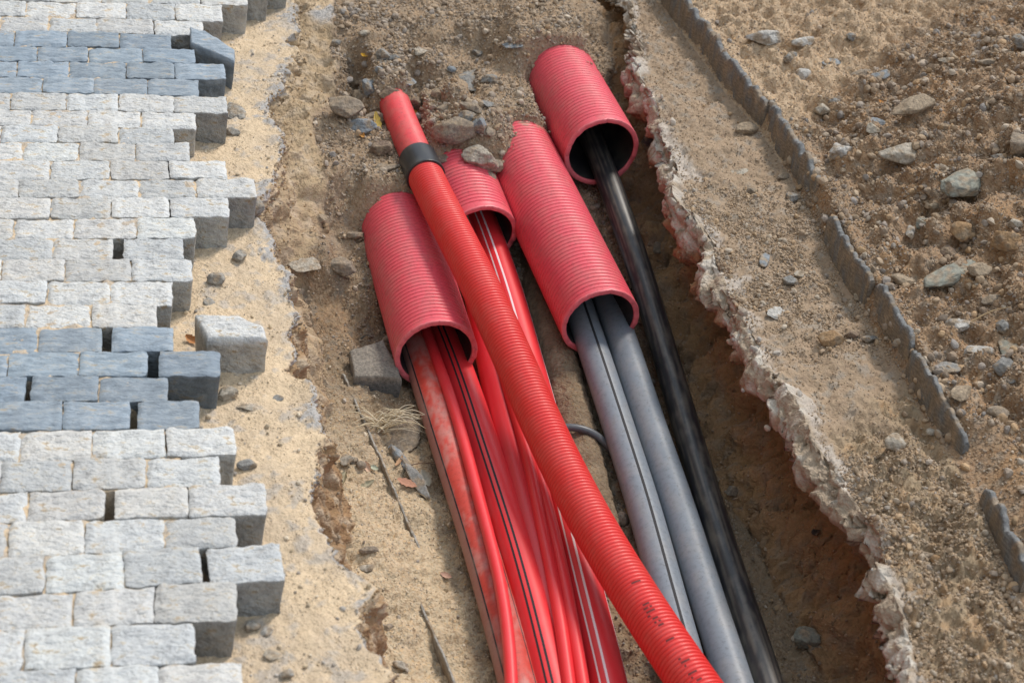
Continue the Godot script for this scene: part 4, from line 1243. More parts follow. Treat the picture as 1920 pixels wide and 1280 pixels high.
func make_gravel() -> void:
	var mixed := [lin(0.36, 0.29, 0.21), lin(0.25, 0.245, 0.235), lin(0.20, 0.215, 0.23), lin(0.40, 0.27, 0.15), lin(0.47, 0.42, 0.35), lin(0.28, 0.22, 0.16), lin(0.16, 0.14, 0.12), lin(0.33, 0.25, 0.17)]
	var soil := lin(0.345, 0.255, 0.178)
	var floor_where := func(p: Vector3, i: int, j: int) -> float:
		var back := smoothstep(-0.7, -1.1, p.z)
		var cl := 0.5 + 0.9 * patch.get_noise_3d(p.x * 6.0, 3.0, p.z * 6.0)
		var centre := smoothstep(0.75, 0.2, Vector2(p.x - 0.08, (p.z + 1.65) * 0.8).length())
		var sandy := smoothstep(0.34, 0.26, float(i - starts[3]) / SPANS[3]) * smoothstep(-0.6, -0.4, p.z)
		return clampf(cl * (0.35 + 0.35 * back + 0.6 * centre * back), 0.02, 1.0) * (1.0 - sandy)
	var back_where := func(p, i, j): return floor_where.call(p, i, j) * (1.0 if p.z < -0.9 or float(i - starts[3]) / SPANS[3] < 0.36 else 0.0)
	var deep_where := func(p, i, j): return floor_where.call(p, i, j) * (0.0 if p.z < -0.9 or float(i - starts[3]) / SPANS[3] < 0.36 else 1.0)
	gravel("floor_gravel", 3, 4, 48000, 0.003, 0.010, 1.2, mixed, back_where, soil, 0.75)
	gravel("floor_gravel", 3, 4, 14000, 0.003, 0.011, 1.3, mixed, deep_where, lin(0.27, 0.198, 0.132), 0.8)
	gravel("floor_gravel", 3, 4, 4800, 0.009, 0.030, 2.4, mixed, func(p, i, j): return back_where.call(p, i, j) ** 2, soil, 0.72)
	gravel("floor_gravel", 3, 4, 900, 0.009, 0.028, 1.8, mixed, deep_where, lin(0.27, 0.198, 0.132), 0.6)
	var heap_where := func(p: Vector3, i: int, j: int) -> float:
		var heap := smoothstep(-0.06, 0.06, (p.x - HEAP.x) * HEAP.z + (p.z - HEAP.y) * HEAP.w)
		return clampf((0.25 + 0.75 * heap) * (0.62 + 0.8 * patch.get_noise_3d(p.x * 7.0, 3.0, p.z * 7.0)), 0.05, 1.0)
	gravel("heap_gravel", 6, 9, 120000, 0.003, 0.009, 1.3, mixed, heap_where, lin(0.345, 0.24, 0.155), 0.8)
	gravel("heap_gravel", 6, 9, 9000, 0.008, 0.034, 1.9, mixed, func(p, i, j): return heap_where.call(p, i, j) ** 2, lin(0.345, 0.24, 0.155), 0.55)
	var ledge_where := func(p: Vector3, i: int, j: int) -> float:
		var mid := smoothstep(-1.0, -0.7, p.z) * smoothstep(0.05, -0.3, p.z)
		return clampf((0.12 + mid + smoothstep(0.2, 0.5, p.z)) * (0.45 + 1.0 * patch.get_noise_3d(p.x * 8.0, 9.0, p.z * 8.0)), 0.03, 1.0)
	var ledge_mix := [lin(0.38, 0.29, 0.20), lin(0.29, 0.27, 0.25), lin(0.42, 0.29, 0.17), lin(0.45, 0.40, 0.33), lin(0.30, 0.23, 0.165), lin(0.34, 0.26, 0.18)]
	gravel("ledge_gravel", 5, 6, 36000, 0.0024, 0.008, 1.2, ledge_mix, ledge_where, lin(0.33, 0.24, 0.16), 0.85)
	gravel("ledge_gravel", 5, 6, 1900, 0.007, 0.022, 2.0, ledge_mix, func(p, i, j): return ledge_where.call(p, i, j) ** 2, lin(0.33, 0.24, 0.16), 0.6)
	var grey_mix := [lin(0.50, 0.40, 0.27), lin(0.36, 0.35, 0.34), lin(0.44, 0.36, 0.26), lin(0.55, 0.48, 0.38), lin(0.28, 0.26, 0.24)]
	gravel("sand_grains", 1, 2, 8000, 0.0018, 0.005, 1.6, grey_mix, func(p, i, j): return clampf(0.3 + 1.1 * patch.get_noise_3d(p.x * 9.0, 1.0, p.z * 9.0), 0.05, 1.0) if p.x > pavement_x(p.z) + 0.06 else 0.0, lin(0.54, 0.42, 0.29), 0.7)
	gravel("sand_grains", 1, 2, 420, 0.005, 0.016, 2.0, grey_mix, func(p, i, j): return clampf(0.1 + 1.6 * patch.get_noise_3d(p.x * 9.0, 1.0, p.z * 9.0), 0.0, 1.0) if p.x > pavement_x(p.z) + 0.06 else 0.0, lin(0.54, 0.42, 0.29), 0.3)
	var wall_mix := [lin(0.30, 0.20, 0.11), lin(0.40, 0.33, 0.26), lin(0.25, 0.23, 0.21), lin(0.36, 0.22, 0.10)]
	var left_where := func(p: Vector3, i: int, j: int) -> float:
		return smoothstep(0.36, 0.26, float(i - starts[3]) / SPANS[3]) * smoothstep(-0.6, -0.4, p.z) * clampf(0.5 + 0.9 * patch.get_noise_3d(p.x * 8.0, 5.0, p.z * 8.0), 0.03, 1.0)
	gravel("floor_grains", 3, 4, 9000, 0.002, 0.006, 1.5, grey_mix, left_where, lin(0.50, 0.39, 0.27), 0.75)
	gravel("floor_grains", 3, 4, 420, 0.005, 0.018, 2.0, grey_mix, left_where, lin(0.50, 0.39, 0.27), 0.45)
	gravel("wall_crumbs", 2, 3, 5000, 0.0025, 0.011, 1.6, wall_mix, func(p, i, j): return 0.8, lin(0.34, 0.24, 0.14), 0.7)
	var dark_mix := [lin(0.30, 0.20, 0.11), lin(0.34, 0.24, 0.15), lin(0.22, 0.18, 0.14), lin(0.36, 0.30, 0.24)]
	gravel("crust_chunks", 4, 6, 200, 0.008, 0.032, 1.8, [lin(0.46, 0.41, 0.355), lin(0.38, 0.32, 0.255), lin(0.34, 0.33, 0.315)], func(p, i, j): return 1.0 if (p.y > -0.19 and i < starts[5]) or (i - starts[5] < 7 and i >= starts[5]) else 0.0, lin(0.36, 0.28, 0.20), 0.4)
	gravel("wall_crumbs", 4, 5, 6000, 0.003, 0.012, 1.6, dark_mix, func(p, i, j): return 0.8 if p.y < -0.19 else 0.0, lin(0.31, 0.19, 0.10), 0.6)


# ------------------------------------------------------------------ slate edging
func slate_slab(label: String, pts: Array, height: float, thick: float, sd: int, group: String) -> void:
	var path := spline(pts, 0.006)
	var v := PackedVector3Array()
	var c := PackedColorArray()
	var idx := PackedInt32Array()
	var at := path[path.size() / 2] - Vector3(0, height, 0)
	var n := path.size()
	var prof := [[0.0, 0.0], [0.0, 0.3], [0.0, 0.6], [0.02, 0.85], [0.08, 0.97], [0.3, 1.0], [0.7, 1.0], [0.95, 0.97], [1.0, 0.8], [1.0, 0.0]]
	for i in n:
		var t := (path[mini(i + 1, n - 1)] - path[maxi(i - 1, 0)])
		t.y = 0
		var side := Vector3.UP.cross(t.normalized())        # away from the trench
		var end := minf(i, n - 1 - i)
		var thin := thick / 0.022
		var jag := 0.028 * rough.get_noise_2d(i * 0.07, sd * 9.0) * thin + 0.004 * thin * fine.get_noise_2d(i * 0.5, sd * 5.0) - 0.012 * maxf(0.0, 1.0 - end / 4.0)
		for k in prof.size():
			var h: float = prof[k][1] * (height + jag)
			var flake := thin * 0.006 * rough.get_noise_3d(path[i].x * 30.0 + sd, h * 45.0, path[i].z * 18.0) + thin * 0.002 * fine.get_noise_3d(path[i].x * 90.0, h * 120.0, path[i].z * 60.0 + sd)
			var off: float = float(prof[k][0]) * thick + (flake if k < 5 else flake * 0.5)
			v.append(path[i] + Vector3(0, h - height, 0) + side * (off - thick * 0.5) - at)
			var m := 1.0 + 0.35 * rough.get_noise_3d(path[i].x * 25.0, h * 50.0 + sd, path[i].z * 25.0)
			var tone := lin(0.26, 0.205, 0.15) if k < 4 and thin > 0.5 else lin(0.215, 0.22, 0.225) if thin > 0.5 else lin(0.36, 0.335, 0.30)
			if k < 4 and thin > 0.5:
				tone = tone.lerp(lin(0.20, 0.205, 0.21), smoothstep(-0.1, 0.4, rough.get_noise_3d(path[i].x * 18.0, h * 30.0, path[i].z * 18.0 + 9.0)))
			tone = tone.lerp(lin(0.33, 0.25, 0.17), 0.8 * smoothstep(0.02, 0.3, fine.get_noise_3d(path[i].x * 16.0, h * 20.0 + sd, path[i].z * 16.0)))
			c.append(Color(tone.r * m, tone.g * m, tone.b * m))
	var w := prof.size()
	for i in n - 1:
		for k in w - 1:
			var a := i * w + k
			idx.append_array([a, a + 1, a + w, a + 1, a + w + 1, a + w])
	for e in [0, n - 1]:
		for k in range(1, w - 1):
			if e == 0:
				idx.append_array([0, k + 1, k])
			else:
				idx.append_array([e * w, e * w + k, e * w + k + 1])
	var o := put("slate_edging", arrays(v, smooth_normals(v, idx), c, idx), mats.slate)
	o.position = at
	tag(o, label, "slate slab", group)


# ------------------------------------------------------------------ leaves, grass, roots
func leaf(label: String, at: Vector3, length: float, width: float, curl: float, fold: float, turn: Vector3, col: Color, vein: Color) -> void:
	var nl := 12
	var nw := 8
	var v := PackedVector3Array()
	var c := PackedColorArray()
	var idx := PackedInt32Array()
	for i in nl + 1:
		var t := float(i) / nl
		var half := width * 0.5 * pow(sin(PI * clampf(t * 0.94 + 0.03, 0, 1)), 0.8) * (1.0 + 0.15 * sin(i * 2.1))
		for k in nw + 1:
			var s := float(k) / nw * 2.0 - 1.0
			var a := curl * s
			var x := half * (sin(a) / curl if curl > 0.05 else s)
			var y := half * ((1.0 - cos(a)) / curl if curl > 0.05 else 0.0) + fold * length * pow(t - 0.4, 2.0) + 0.05 * width * fine.get_noise_2d(t * 40.0 + at.x * 99.0, s * 30.0)
			v.append(Vector3(x, y, (t - 0.5) * length))
			c.append(vein if k == nw / 2 else Color(col.r, col.g, col.b) * (1.0 + 0.25 * fine.get_noise_2d(t * 60.0, s * 40.0 + at.z * 50.0)))
	for i in nl:
		for k in nw:
			var a := i * (nw + 1) + k
			idx.append_array([a, a + 1, a + nw + 1, a + 1, a + nw + 2, a + nw + 1])
	var o := put("leaf", arrays(v, smooth_normals(v, idx), c, idx), mats.leaf)
	o.position = Vector3(at.x, ground_near(at) + 0.006, at.z)
	o.rotation = turn
	tag(o, label, "leaf")


func strand(from: Vector3, to: Vector3, sag: float, r: float, col: Color) -> ArrayMesh:
	var mid := (from + to) * 0.5 + Vector3(rng.randf_range(-0.3, 0.3) * sag, sag, rng.randf_range(-0.3, 0.3) * sag)
	var path := spline([from, mid, to], 0.004)
	var L := length_of(path, 0.004)
	var rings := []
	var s := 0.0
	while s <= L:
		rings.append([s, r * (1.0 - 0.75 * s / L)])
		s += 0.004
	return tube(path, 0.004, rings, 5, func(_s, _a, _q): return col)


func make_litter() -> void:
	var tan_leaf := lin(0.42, 0.37, 0.25)
	leaf("curled yellow leaf standing against the conduit's buried tip", Vector3(-0.152, -0.216, -1.456), 0.072, 0.034, 1.1, 0.5, Vector3(0.95, 0.25, -0.35), lin(0.62, 0.46, 0.12), lin(0.5, 0.36, 0.1))
	leaf("small bright yellow leaf scrap high on the gravel slope", Vector3(-0.153, -0.159, -1.816), 0.026, 0.018, 0.5, 0.6, Vector3(0.2, 0.9, 0.1), lin(0.65, 0.36, 0.03), lin(0.6, 0.33, 0.03))
	leaf("orange shrivelled leaf in front of the yellow leaf", Vector3(-0.205, -0.213, -1.381), 0.038, 0.022, 1.3, 0.9, Vector3(0.4, 0.5, 0.5), lin(0.62, 0.32, 0.09), lin(0.5, 0.25, 0.08))
	leaf("pinkish leaf scrap left of the knobbly clod", Vector3(-0.199, -0.229, -1.797), 0.034, 0.022, 0.8, 0.5, Vector3(0.3, 0.4, 0.3), lin(0.62, 0.40, 0.25), lin(0.5, 0.3, 0.2))
	leaf("tiny orange leaf scrap at the conduit's right flank", Vector3(-0.008, -0.222, -1.576), 0.022, 0.013, 0.7, 0.5, Vector3(0.7, 0.1, 0.5), lin(0.62, 0.3, 0.05), lin(0.5, 0.25, 0.05))
	leaf("orange-brown dry leaf beside the loose pale sett", Vector3(-0.765, -0.105, -0.163), 0.036, 0.026, 1.1, 0.9, Vector3(0.4, 1.0, 0.4), lin(0.42, 0.19, 0.07), lin(0.3, 0.13, 0.05))
	leaf("curled grey-green dead leaf nearest the left trench wall", Vector3(-0.39, -0.446, -0.011), 0.056, 0.042, 1.5, 0.5, Vector3(0.35, -0.5, 0.2), tan_leaf, lin(0.5, 0.44, 0.3))
	leaf("rolled grey-green dead leaf between wall and upper slate strip", Vector3(-0.326, -0.468, -0.006), 0.060, 0.036, 1.7, 0.3, Vector3(0.25, -0.9, 0.3), lin(0.37, 0.34, 0.24), lin(0.45, 0.4, 0.28))
	leaf("small pinkish torn leaf above the rolled leaf", Vector3(-0.312, -0.472, -0.102), 0.034, 0.022, 1.3, 0.7, Vector3(0.5, 0.3, 0.4), lin(0.62, 0.42, 0.30), lin(0.5, 0.35, 0.25))
	leaf("small pale green shell-like leaf beside the torn pink leaf", Vector3(-0.297, -0.479, -0.099), 0.024, 0.022, 1.2, 0.6, Vector3(0.3, 1.2, 0.1), lin(0.40, 0.42, 0.32), lin(0.4, 0.4, 0.3))
	leaf("curled grey leaf leaning towards the dusty red pipe", Vector3(-0.161, -0.515, -0.085), 0.048, 0.040, 1.3, 0.6, Vector3(0.6, 0.4, 0.2), lin(0.36, 0.32, 0.26), lin(0.3, 0.27, 0.22))
	leaf("flat reddish-brown leaf between slate strip and dusty pipe", Vector3(-0.213, -0.511, -0.057), 0.056, 0.026, 0.3, 0.2, Vector3(0.1, 1.0, 0.1), lin(0.40, 0.20, 0.13), lin(0.34, 0.17, 0.11))
	leaf("narrow brown leaf above the flat reddish-brown leaf", Vector3(-0.222, -0.504, -0.143), 0.040, 0.014, 0.8, 0.4, Vector3(0.3, -0.6, 0.2), lin(0.42, 0.25, 0.14), lin(0.34, 0.2, 0.11))
	leaf("pinkish leaf crumb beside the lower slate strip", Vector3(-0.157, -0.515, 0.269), 0.030, 0.018, 0.8, 0.4, Vector3(0.2, 1.1, 0.2), lin(0.45, 0.27, 0.2), lin(0.38, 0.22, 0.16))
	leaf("orange leaf scrap among pebbles above the rounded blue stone", Vector3(1.435, 0.018, -1.262), 0.022, 0.012, 0.6, 0.4, Vector3(0.4, 0.8, 0.2), lin(0.5, 0.22, 0.05), lin(0.4, 0.18, 0.05))
	leaf("dry brown leaf on the dark floor between ribbed conduit and grey pipe", Vector3(0.356, -0.515, 0.079), 0.034, 0.016, 0.8, 0.5, Vector3(0.3, 0.5, 0.3), lin(0.40, 0.26, 0.12), lin(0.3, 0.2, 0.1))
	# tuft of dry grass
	var c0: Vector3 = Vector3(-0.254, -0.487, -0.284)
	c0.y = ground_near(c0)
	var tuft := thing("dry_grass", "tuft of bleached dry grass lying across the slate strip", "dry grass", c0)
	for k in 54:
		var ang := rng.randf_range(-0.9, 0.75) + (PI if rng.randf() < 0.35 else 0.0)
		var l := rng.randf_range(0.05, 0.15)
		var a := Vector3(rng.randf_range(-0.03, 0.02), rng.randf_range(0.0, 0.015), rng.randf_range(-0.03, 0.03))
		var b := a + Vector3(cos(ang) * l, rng.randf_range(-0.004, 0.03), sin(ang) * l * 0.6)
		var col := lin(0.58, 0.47, 0.30).lerp(lin(0.68, 0.60, 0.46), rng.randf())
		put("blade", strand(a, b, rng.randf_range(0.01, 0.035), rng.randf_range(0.0012, 0.0026), col), mats.leaf, tuft)
	# loose straws and roots
	var straws := [
		["thin straw under the dry grass tuft", Vector3(-0.231, -0.499, -0.226), Vector3(-0.154, -0.515, -0.251), 0.0012, lin(0.55, 0.45, 0.33)],
		["long bent straw crossing the upper slate strip", Vector3(-0.246, -0.501, -0.069), Vector3(-0.21, -0.508, -0.134), 0.0013, lin(0.52, 0.38, 0.24)],
		["brown twig reaching under the dusty red pipe", Vector3(-0.21, -0.509, -0.126), Vector3(-0.118, -0.515, -0.147), 0.0022, lin(0.16, 0.10, 0.07)],
		["straw beside the curled leaf near the left wall", Vector3(-0.368, -0.452, -0.091), Vector3(-0.357, -0.459, -0.039), 0.001, lin(0.5, 0.4, 0.28)],
		["fine straw in front of the rolled leaf", Vector3(-0.351, -0.459, -0.018), Vector3(-0.326, -0.464, 0.023), 0.001, lin(0.5, 0.4, 0.28)],
		["long fine straw below the reddish-brown leaf", Vector3(-0.198, -0.513, -0.028), Vector3(-0.164, -0.515, 0.024), 0.0011, lin(0.45, 0.33, 0.2)],
		["straw near the lower end of the upper slate strip", Vector3(-0.151, -0.514, 0.138), Vector3(-0.115, -0.515, 0.119), 0.001, lin(0.42, 0.36, 0.22)],
		["pale root sticking out of the far heap", Vector3(1.199, 0.025, -0.012), Vector3(1.309, 0.073, -0.002), 0.003, lin(0.46, 0.33, 0.19)],
		["thin root hanging from the shaded trench wall", Vector3(0.712, -0.545, 0.1), Vector3(0.779, -0.545, 0.088), 0.0012, lin(0.5, 0.4, 0.22)],
		["short root by the black pipe under the wall", Vector3(0.764, -0.545, -0.17), Vector3(0.791, -0.545, -0.179), 0.0012, lin(0.5, 0.4, 0.22)],
		["dark twig near the dark loose block", Vector3(-0.267, -0.48, -0.687), Vector3(-0.231, -0.491, -0.693), 0.003, lin(0.09, 0.08, 0.07)],
	]
	for s in straws:
		var a: Vector3 = s[1]
		var b: Vector3 = s[2]
		a.y = ground_near(a) + 0.008
		b.y = ground_near(b) + 0.010
		var o := put("straw", local(strand(a, b, 0.012, s[3], s[4]), a), mats.leaf)
		o.position = a
		tag(o, s[0], "straw")


# ------------------------------------------------------------------ pipes and ducts
func make_pipes() -> void:
	var pink := lin(0.70, 0.085, 0.115)
	duct("faded red corrugated duct holding the dusty pipe, thin red cable and black-striped pipe", Vector3(-0.12, -0.365, -1.227), Vector3(-0.084, -0.39, -0.474), pink, 1)
	duct("short red corrugated duct half hidden behind the thin ribbed conduit", Vector3(0.094, -0.315, -1.403), Vector3(0.132, -0.36, -1.019), pink, 2)
	duct("red corrugated duct holding the two grey pipes", Vector3(0.309, -0.29, -1.47), Vector3(0.403, -0.35, -0.556), pink, 3)
	duct("farthest red corrugated duct with the single black pipe in its mouth", Vector3(0.494, -0.18, -1.886), Vector3(0.553, -0.21, -1.28), pink, 4, 0.123)

	var red := lin(0.70, 0.034, 0.042)
	var deep := lin(0.62, 0.030, 0.042)
	var dust := lin(0.44, 0.29, 0.26)
	var black := lin(0.03, 0.03, 0.035)
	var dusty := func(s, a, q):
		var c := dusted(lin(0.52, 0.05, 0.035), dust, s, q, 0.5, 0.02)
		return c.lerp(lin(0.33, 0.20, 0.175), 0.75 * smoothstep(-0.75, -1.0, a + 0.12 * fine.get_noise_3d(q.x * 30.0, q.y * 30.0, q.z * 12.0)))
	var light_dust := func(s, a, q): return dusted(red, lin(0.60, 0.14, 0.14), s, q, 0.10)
	var clean := func(s, a, q): return dusted(red, lin(0.58, 0.10, 0.09), s, q, 0.06)
	var darker := func(s, a, q): return dusted(deep, lin(0.45, 0.08, 0.07), s, q, 0.1)
	var inside_a := Vector3(-0.113, -0.465, -0.974)
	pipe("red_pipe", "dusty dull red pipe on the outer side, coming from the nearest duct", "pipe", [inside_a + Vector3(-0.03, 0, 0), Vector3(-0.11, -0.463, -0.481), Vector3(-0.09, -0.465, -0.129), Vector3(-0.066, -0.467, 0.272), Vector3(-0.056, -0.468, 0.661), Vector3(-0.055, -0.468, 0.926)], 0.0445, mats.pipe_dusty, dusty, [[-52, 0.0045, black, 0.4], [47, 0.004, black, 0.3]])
	pipe("red_pipe", "bright red pipe with two black stripes coming from the nearest duct", "pipe", [inside_a + Vector3(0.055, 0.0, 0), Vector3(-0.012, -0.462, -0.509), Vector3(0.006, -0.464, -0.124), Vector3(0.024, -0.466, 0.297), Vector3(0.022, -0.466, 0.68), Vector3(0.016, -0.466, 0.934)], 0.0445, mats.pipe_red, light_dust, [[-31, 0.0052, black], [-13, 0.0056, black], [76, 0.004, black]])
	pipe("red_cable", "thin red cable lying on the dusty pipe", "cable", [inside_a + Vector3(0.01, 0.07, 0), Vector3(-0.087, -0.425, -0.617), Vector3(-0.066, -0.418, -0.362), Vector3(-0.059, -0.414, -0.126), Vector3(-0.058, -0.409, 0.182), Vector3(-0.054, -0.407, 0.368), Vector3(-0.061, -0.406, 0.525), Vector3(-0.085, -0.405, 0.726), Vector3(-0.128, -0.405, 0.974)], 0.0155, mats.pipe_red, light_dust, [], 24)
	pipe("red_pipe", "wide deep red pipe with one cream stripe beside the ribbed conduit", "pipe", [Vector3(0.096, -0.4, -1.467), Vector3(0.105, -0.42, -1.052), Vector3(0.1, -0.45, -0.752), Vector3(0.089, -0.468, -0.447), Vector3(0.082, -0.47, -0.137), Vector3(0.075, -0.47, 0.149), Vector3(0.065, -0.475, 0.51), Vector3(0.034, -0.475, 0.928)], 0.0445, mats.pipe_red, darker, [[14, 0.0055, lin(0.62, 0.47, 0.36), 0.3]])
	pipe("red_pipe", "wide red pipe with two white stripes running under the ribbed conduit", "pipe", [Vector3(0.138, -0.38, -1.434), Vector3(0.171, -0.395, -1.144), Vector3(0.179, -0.41, -0.985), Vector3(0.192, -0.43, -0.777), Vector3(0.191, -0.45, -0.546), Vector3(0.192, -0.46, -0.328), Vector3(0.179, -0.465, 0.047), Vector3(0.164, -0.465, 0.404), Vector3(0.154, -0.465, 0.688), Vector3(0.137, -0.465, 0.945)], 0.0445, mats.pipe_red, clean, [[-40, 0.0042, lin(0.75, 0.62, 0.62)], [-16, 0.0055, lin(0.80, 0.68, 0.70)], [66, 0.004, lin(0.80, 0.62, 0.64)]])
	pipe("red_cable", "thin red cable left of its twin, between the striped pipes", "cable", [Vector3(0.103, -0.42, -0.792), Vector3(0.101, -0.42, -0.376), Vector3(0.104, -0.42, -0.203), Vector3(0.106, -0.421, -0.068), Vector3(0.086, -0.422, 0.187), Vector3(0.077, -0.422, 0.443), Vector3(0.048, -0.422, 0.72), Vector3(0.021, -0.422, 0.972)], 0.016, mats.pipe_red, clean, [], 24)
	pipe("red_cable", "thin red cable right of its twin, next to the white-striped pipe", "cable", [Vector3(0.129, -0.44, -0.604), Vector3(0.122, -0.43, -0.199), Vector3(0.121, -0.428, -0.004), Vector3(0.116, -0.425, 0.185), Vector3(0.104, -0.424, 0.443), Vector3(0.08, -0.424, 0.721), Vector3(0.056, -0.424, 0.973)], 0.016, mats.pipe_red, clean, [], 24)

	var slate_grey := lin(0.20, 0.228, 0.268)
	var greyish := func(s, a, q): return dusted(slate_grey, lin(0.30, 0.285, 0.28), s, q, 0.35)
	pipe("grey_pipe", "grey pipe with a black stripe, left one of the two grey pipes", "pipe", [Vector3(0.389, -0.41, -1.127), Vector3(0.382, -0.415, -0.611), Vector3(0.385, -0.43, -0.39), Vector3(0.384, -0.445, -0.141), Vector3(0.381, -0.452, 0.114), Vector3(0.362, -0.455, 0.427), Vector3(0.347, -0.456, 0.711), Vector3(0.33, -0.456, 0.969)], 0.0440, mats.pipe_grey, greyish, [[2, 0.0075, black]])
	pipe("grey_pipe", "plain grey pipe between the striped grey pipe and the black pipe", "pipe", [Vector3(0.484, -0.41, -1.127), Vector3(0.478, -0.415, -0.595), Vector3(0.477, -0.43, -0.382), Vector3(0.473, -0.445, -0.09), Vector3(0.474, -0.452, 0.099), Vector3(0.456, -0.455, 0.457), Vector3(0.448, -0.456, 0.718), Vector3(0.432, -0.456, 0.977)], 0.0440, mats.pipe_grey, greyish)
	var sooty := func(s: float, a: float, q: Vector3) -> Color:
		var streak := fine.get_noise_3d(cos(a) * 5.0, sin(a) * 5.0, s * 3.0) + 0.5 * rough.get_noise_3d(q.x * 30.0, q.y * 30.0, q.z * 14.0)
		return lin(0.022, 0.022, 0.024).lerp(lin(0.12, 0.105, 0.09), 0.7 * smoothstep(-0.2, 0.35, streak))
	pipe("black_pipe", "long scuffed black pipe coming from the farthest duct", "pipe", [Vector3(0.562, -0.255, -1.76), Vector3(0.571, -0.27, -1.475), Vector3(0.574, -0.285, -1.262), Vector3(0.584, -0.325, -1.055), Vector3(0.599, -0.37, -0.883), Vector3(0.6, -0.415, -0.658), Vector3(0.6, -0.44, -0.509), Vector3(0.575, -0.458, -0.092), Vector3(0.552, -0.462, 0.256), Vector3(0.539, -0.463, 0.507), Vector3(0.531, -0.464, 0.71), Vector3(0.508, -0.464, 0.977)], 0.0385, mats.pipe_black, sooty)

	# old buried pipe crusted with soil, and a short dark cable across it
	var earth := func(s, a, q): return dusted(lin(0.20, 0.145, 0.095), lin(0.27, 0.20, 0.135), s, q, 1.0)
	var crust_path := spline([Vector3(0.361, -0.54, -1.397), Vector3(0.325, -0.515, -0.926), Vector3(0.305, -0.505, -0.636), Vector3(0.293, -0.503, -0.394), Vector3(0.278, -0.503, -0.153), Vector3(0.264, -0.505, 0.047), Vector3(0.262, -0.53, 0.321)], 0.008)
	var mid := crust_path[crust_path.size() / 2]
	var old := thing("buried_pipe", "old soil-crusted brown pipe half buried beside the ribbed conduit", "pipe", mid)
	var crust_mesh := tube(crust_path, 0.008, plain_rings(0.0, length_of(crust_path, 0.008), 0.058, 0.008), 56, earth)
	var ca := crust_mesh.surface_get_arrays(0)
	var cv: PackedVector3Array = ca[Mesh.ARRAY_VERTEX]
	var cn: PackedVector3Array = ca[Mesh.ARRAY_NORMAL]
	for i in cv.size():
		cv[i] += cn[i] * (0.006 * rough.get_noise_3dv(cv[i] * 22.0) + 0.003 * fine.get_noise_3dv(cv[i] * 80.0)) - mid
	put("wall", arrays(cv, smooth_normals(cv, ca[Mesh.ARRAY_INDEX]), ca[Mesh.ARRAY_COLOR], ca[Mesh.ARRAY_INDEX]), mats.soil, old)
	pipe("dark_cable", "short dark grey cable bent across the old buried pipe", "cable", [Vector3(0.163, -0.46, -0.2), Vector3(0.22, -0.437, -0.204), Vector3(0.259, -0.432, -0.194), Vector3(0.295, -0.436, -0.186), Vector3(0.326, -0.452, -0.175), Vector3(0.357, -0.48, -0.155), Vector3(0.385, -0.51, -0.127)], 0.0105, mats.pipe_black, func(s, a, q): return dusted(lin(0.085, 0.09, 0.10), lin(0.22, 0.2, 0.18), s, q, 0.4), [], 20)
	make_conduit()


func soil_on(path: PackedVector3Array, radius: float) -> void:
	# loose grit lying where a duct runs into the fill
	for i in 420:
		var f := rng.randf() * 0.5 * (path.size() - 2)
		var k := int(f)
		var t := (path[k + 1] - path[k]).normalized()
		var side := Vector3.UP.cross(t).normalized()
		var a := rng.randf_range(-1.9, 1.9)
		var q := path[k] + (t.cross(side) * cos(a) + side * sin(a)) * radius
		var over := q.y - ground_near(q)
		if over > -0.012 and over < 0.018 * rng.randf():
			grit.append(q)


var grit := []


func make_grit() -> void:
	var kind := rock_mesh(Vector3(1, 0.8, 0.9), 1, 0.8, Color.WHITE, 44)
	var a: Array = kind.surface_get_arrays(0)
	a[Mesh.ARRAY_COLOR] = null
	kind.clear_surfaces()
	kind.add_surface_from_arrays(Mesh.PRIMITIVE_TRIANGLES, a)
	var mm := MultiMesh.new()
	mm.transform_format = MultiMesh.TRANSFORM_3D
	mm.use_colors = true
	mm.mesh = kind
	mm.instance_count = grit.size() * 4
	for i in mm.instance_count:
		var p: Vector3 = grit[i / 4]
		p += Vector3(rng.randf_range(-0.012, 0.012), rng.randf_range(-0.002, 0.004), rng.randf_range(-0.012, 0.012))
		var size := 0.003 * pow(3.6, pow(rng.randf(), 1.8))
		mm.set_instance_transform(i, Transform3D(Basis.from_euler(Vector3(rng.randf() * TAU, rng.randf() * TAU, 0)).scaled_local(Vector3.ONE * size), p))
		var m := rng.randf_range(0.8, 1.2)
		mm.set_instance_color(i, Color(0.30 * m, 0.22 * m, 0.15 * m))
	var o := MultiMeshInstance3D.new()
	o.multimesh = mm
	o.material_override = mats.pebble
	o.name = numbered("soil_crumbs")
	o.set_meta("kind", "stuff")
	add_child(o, true)


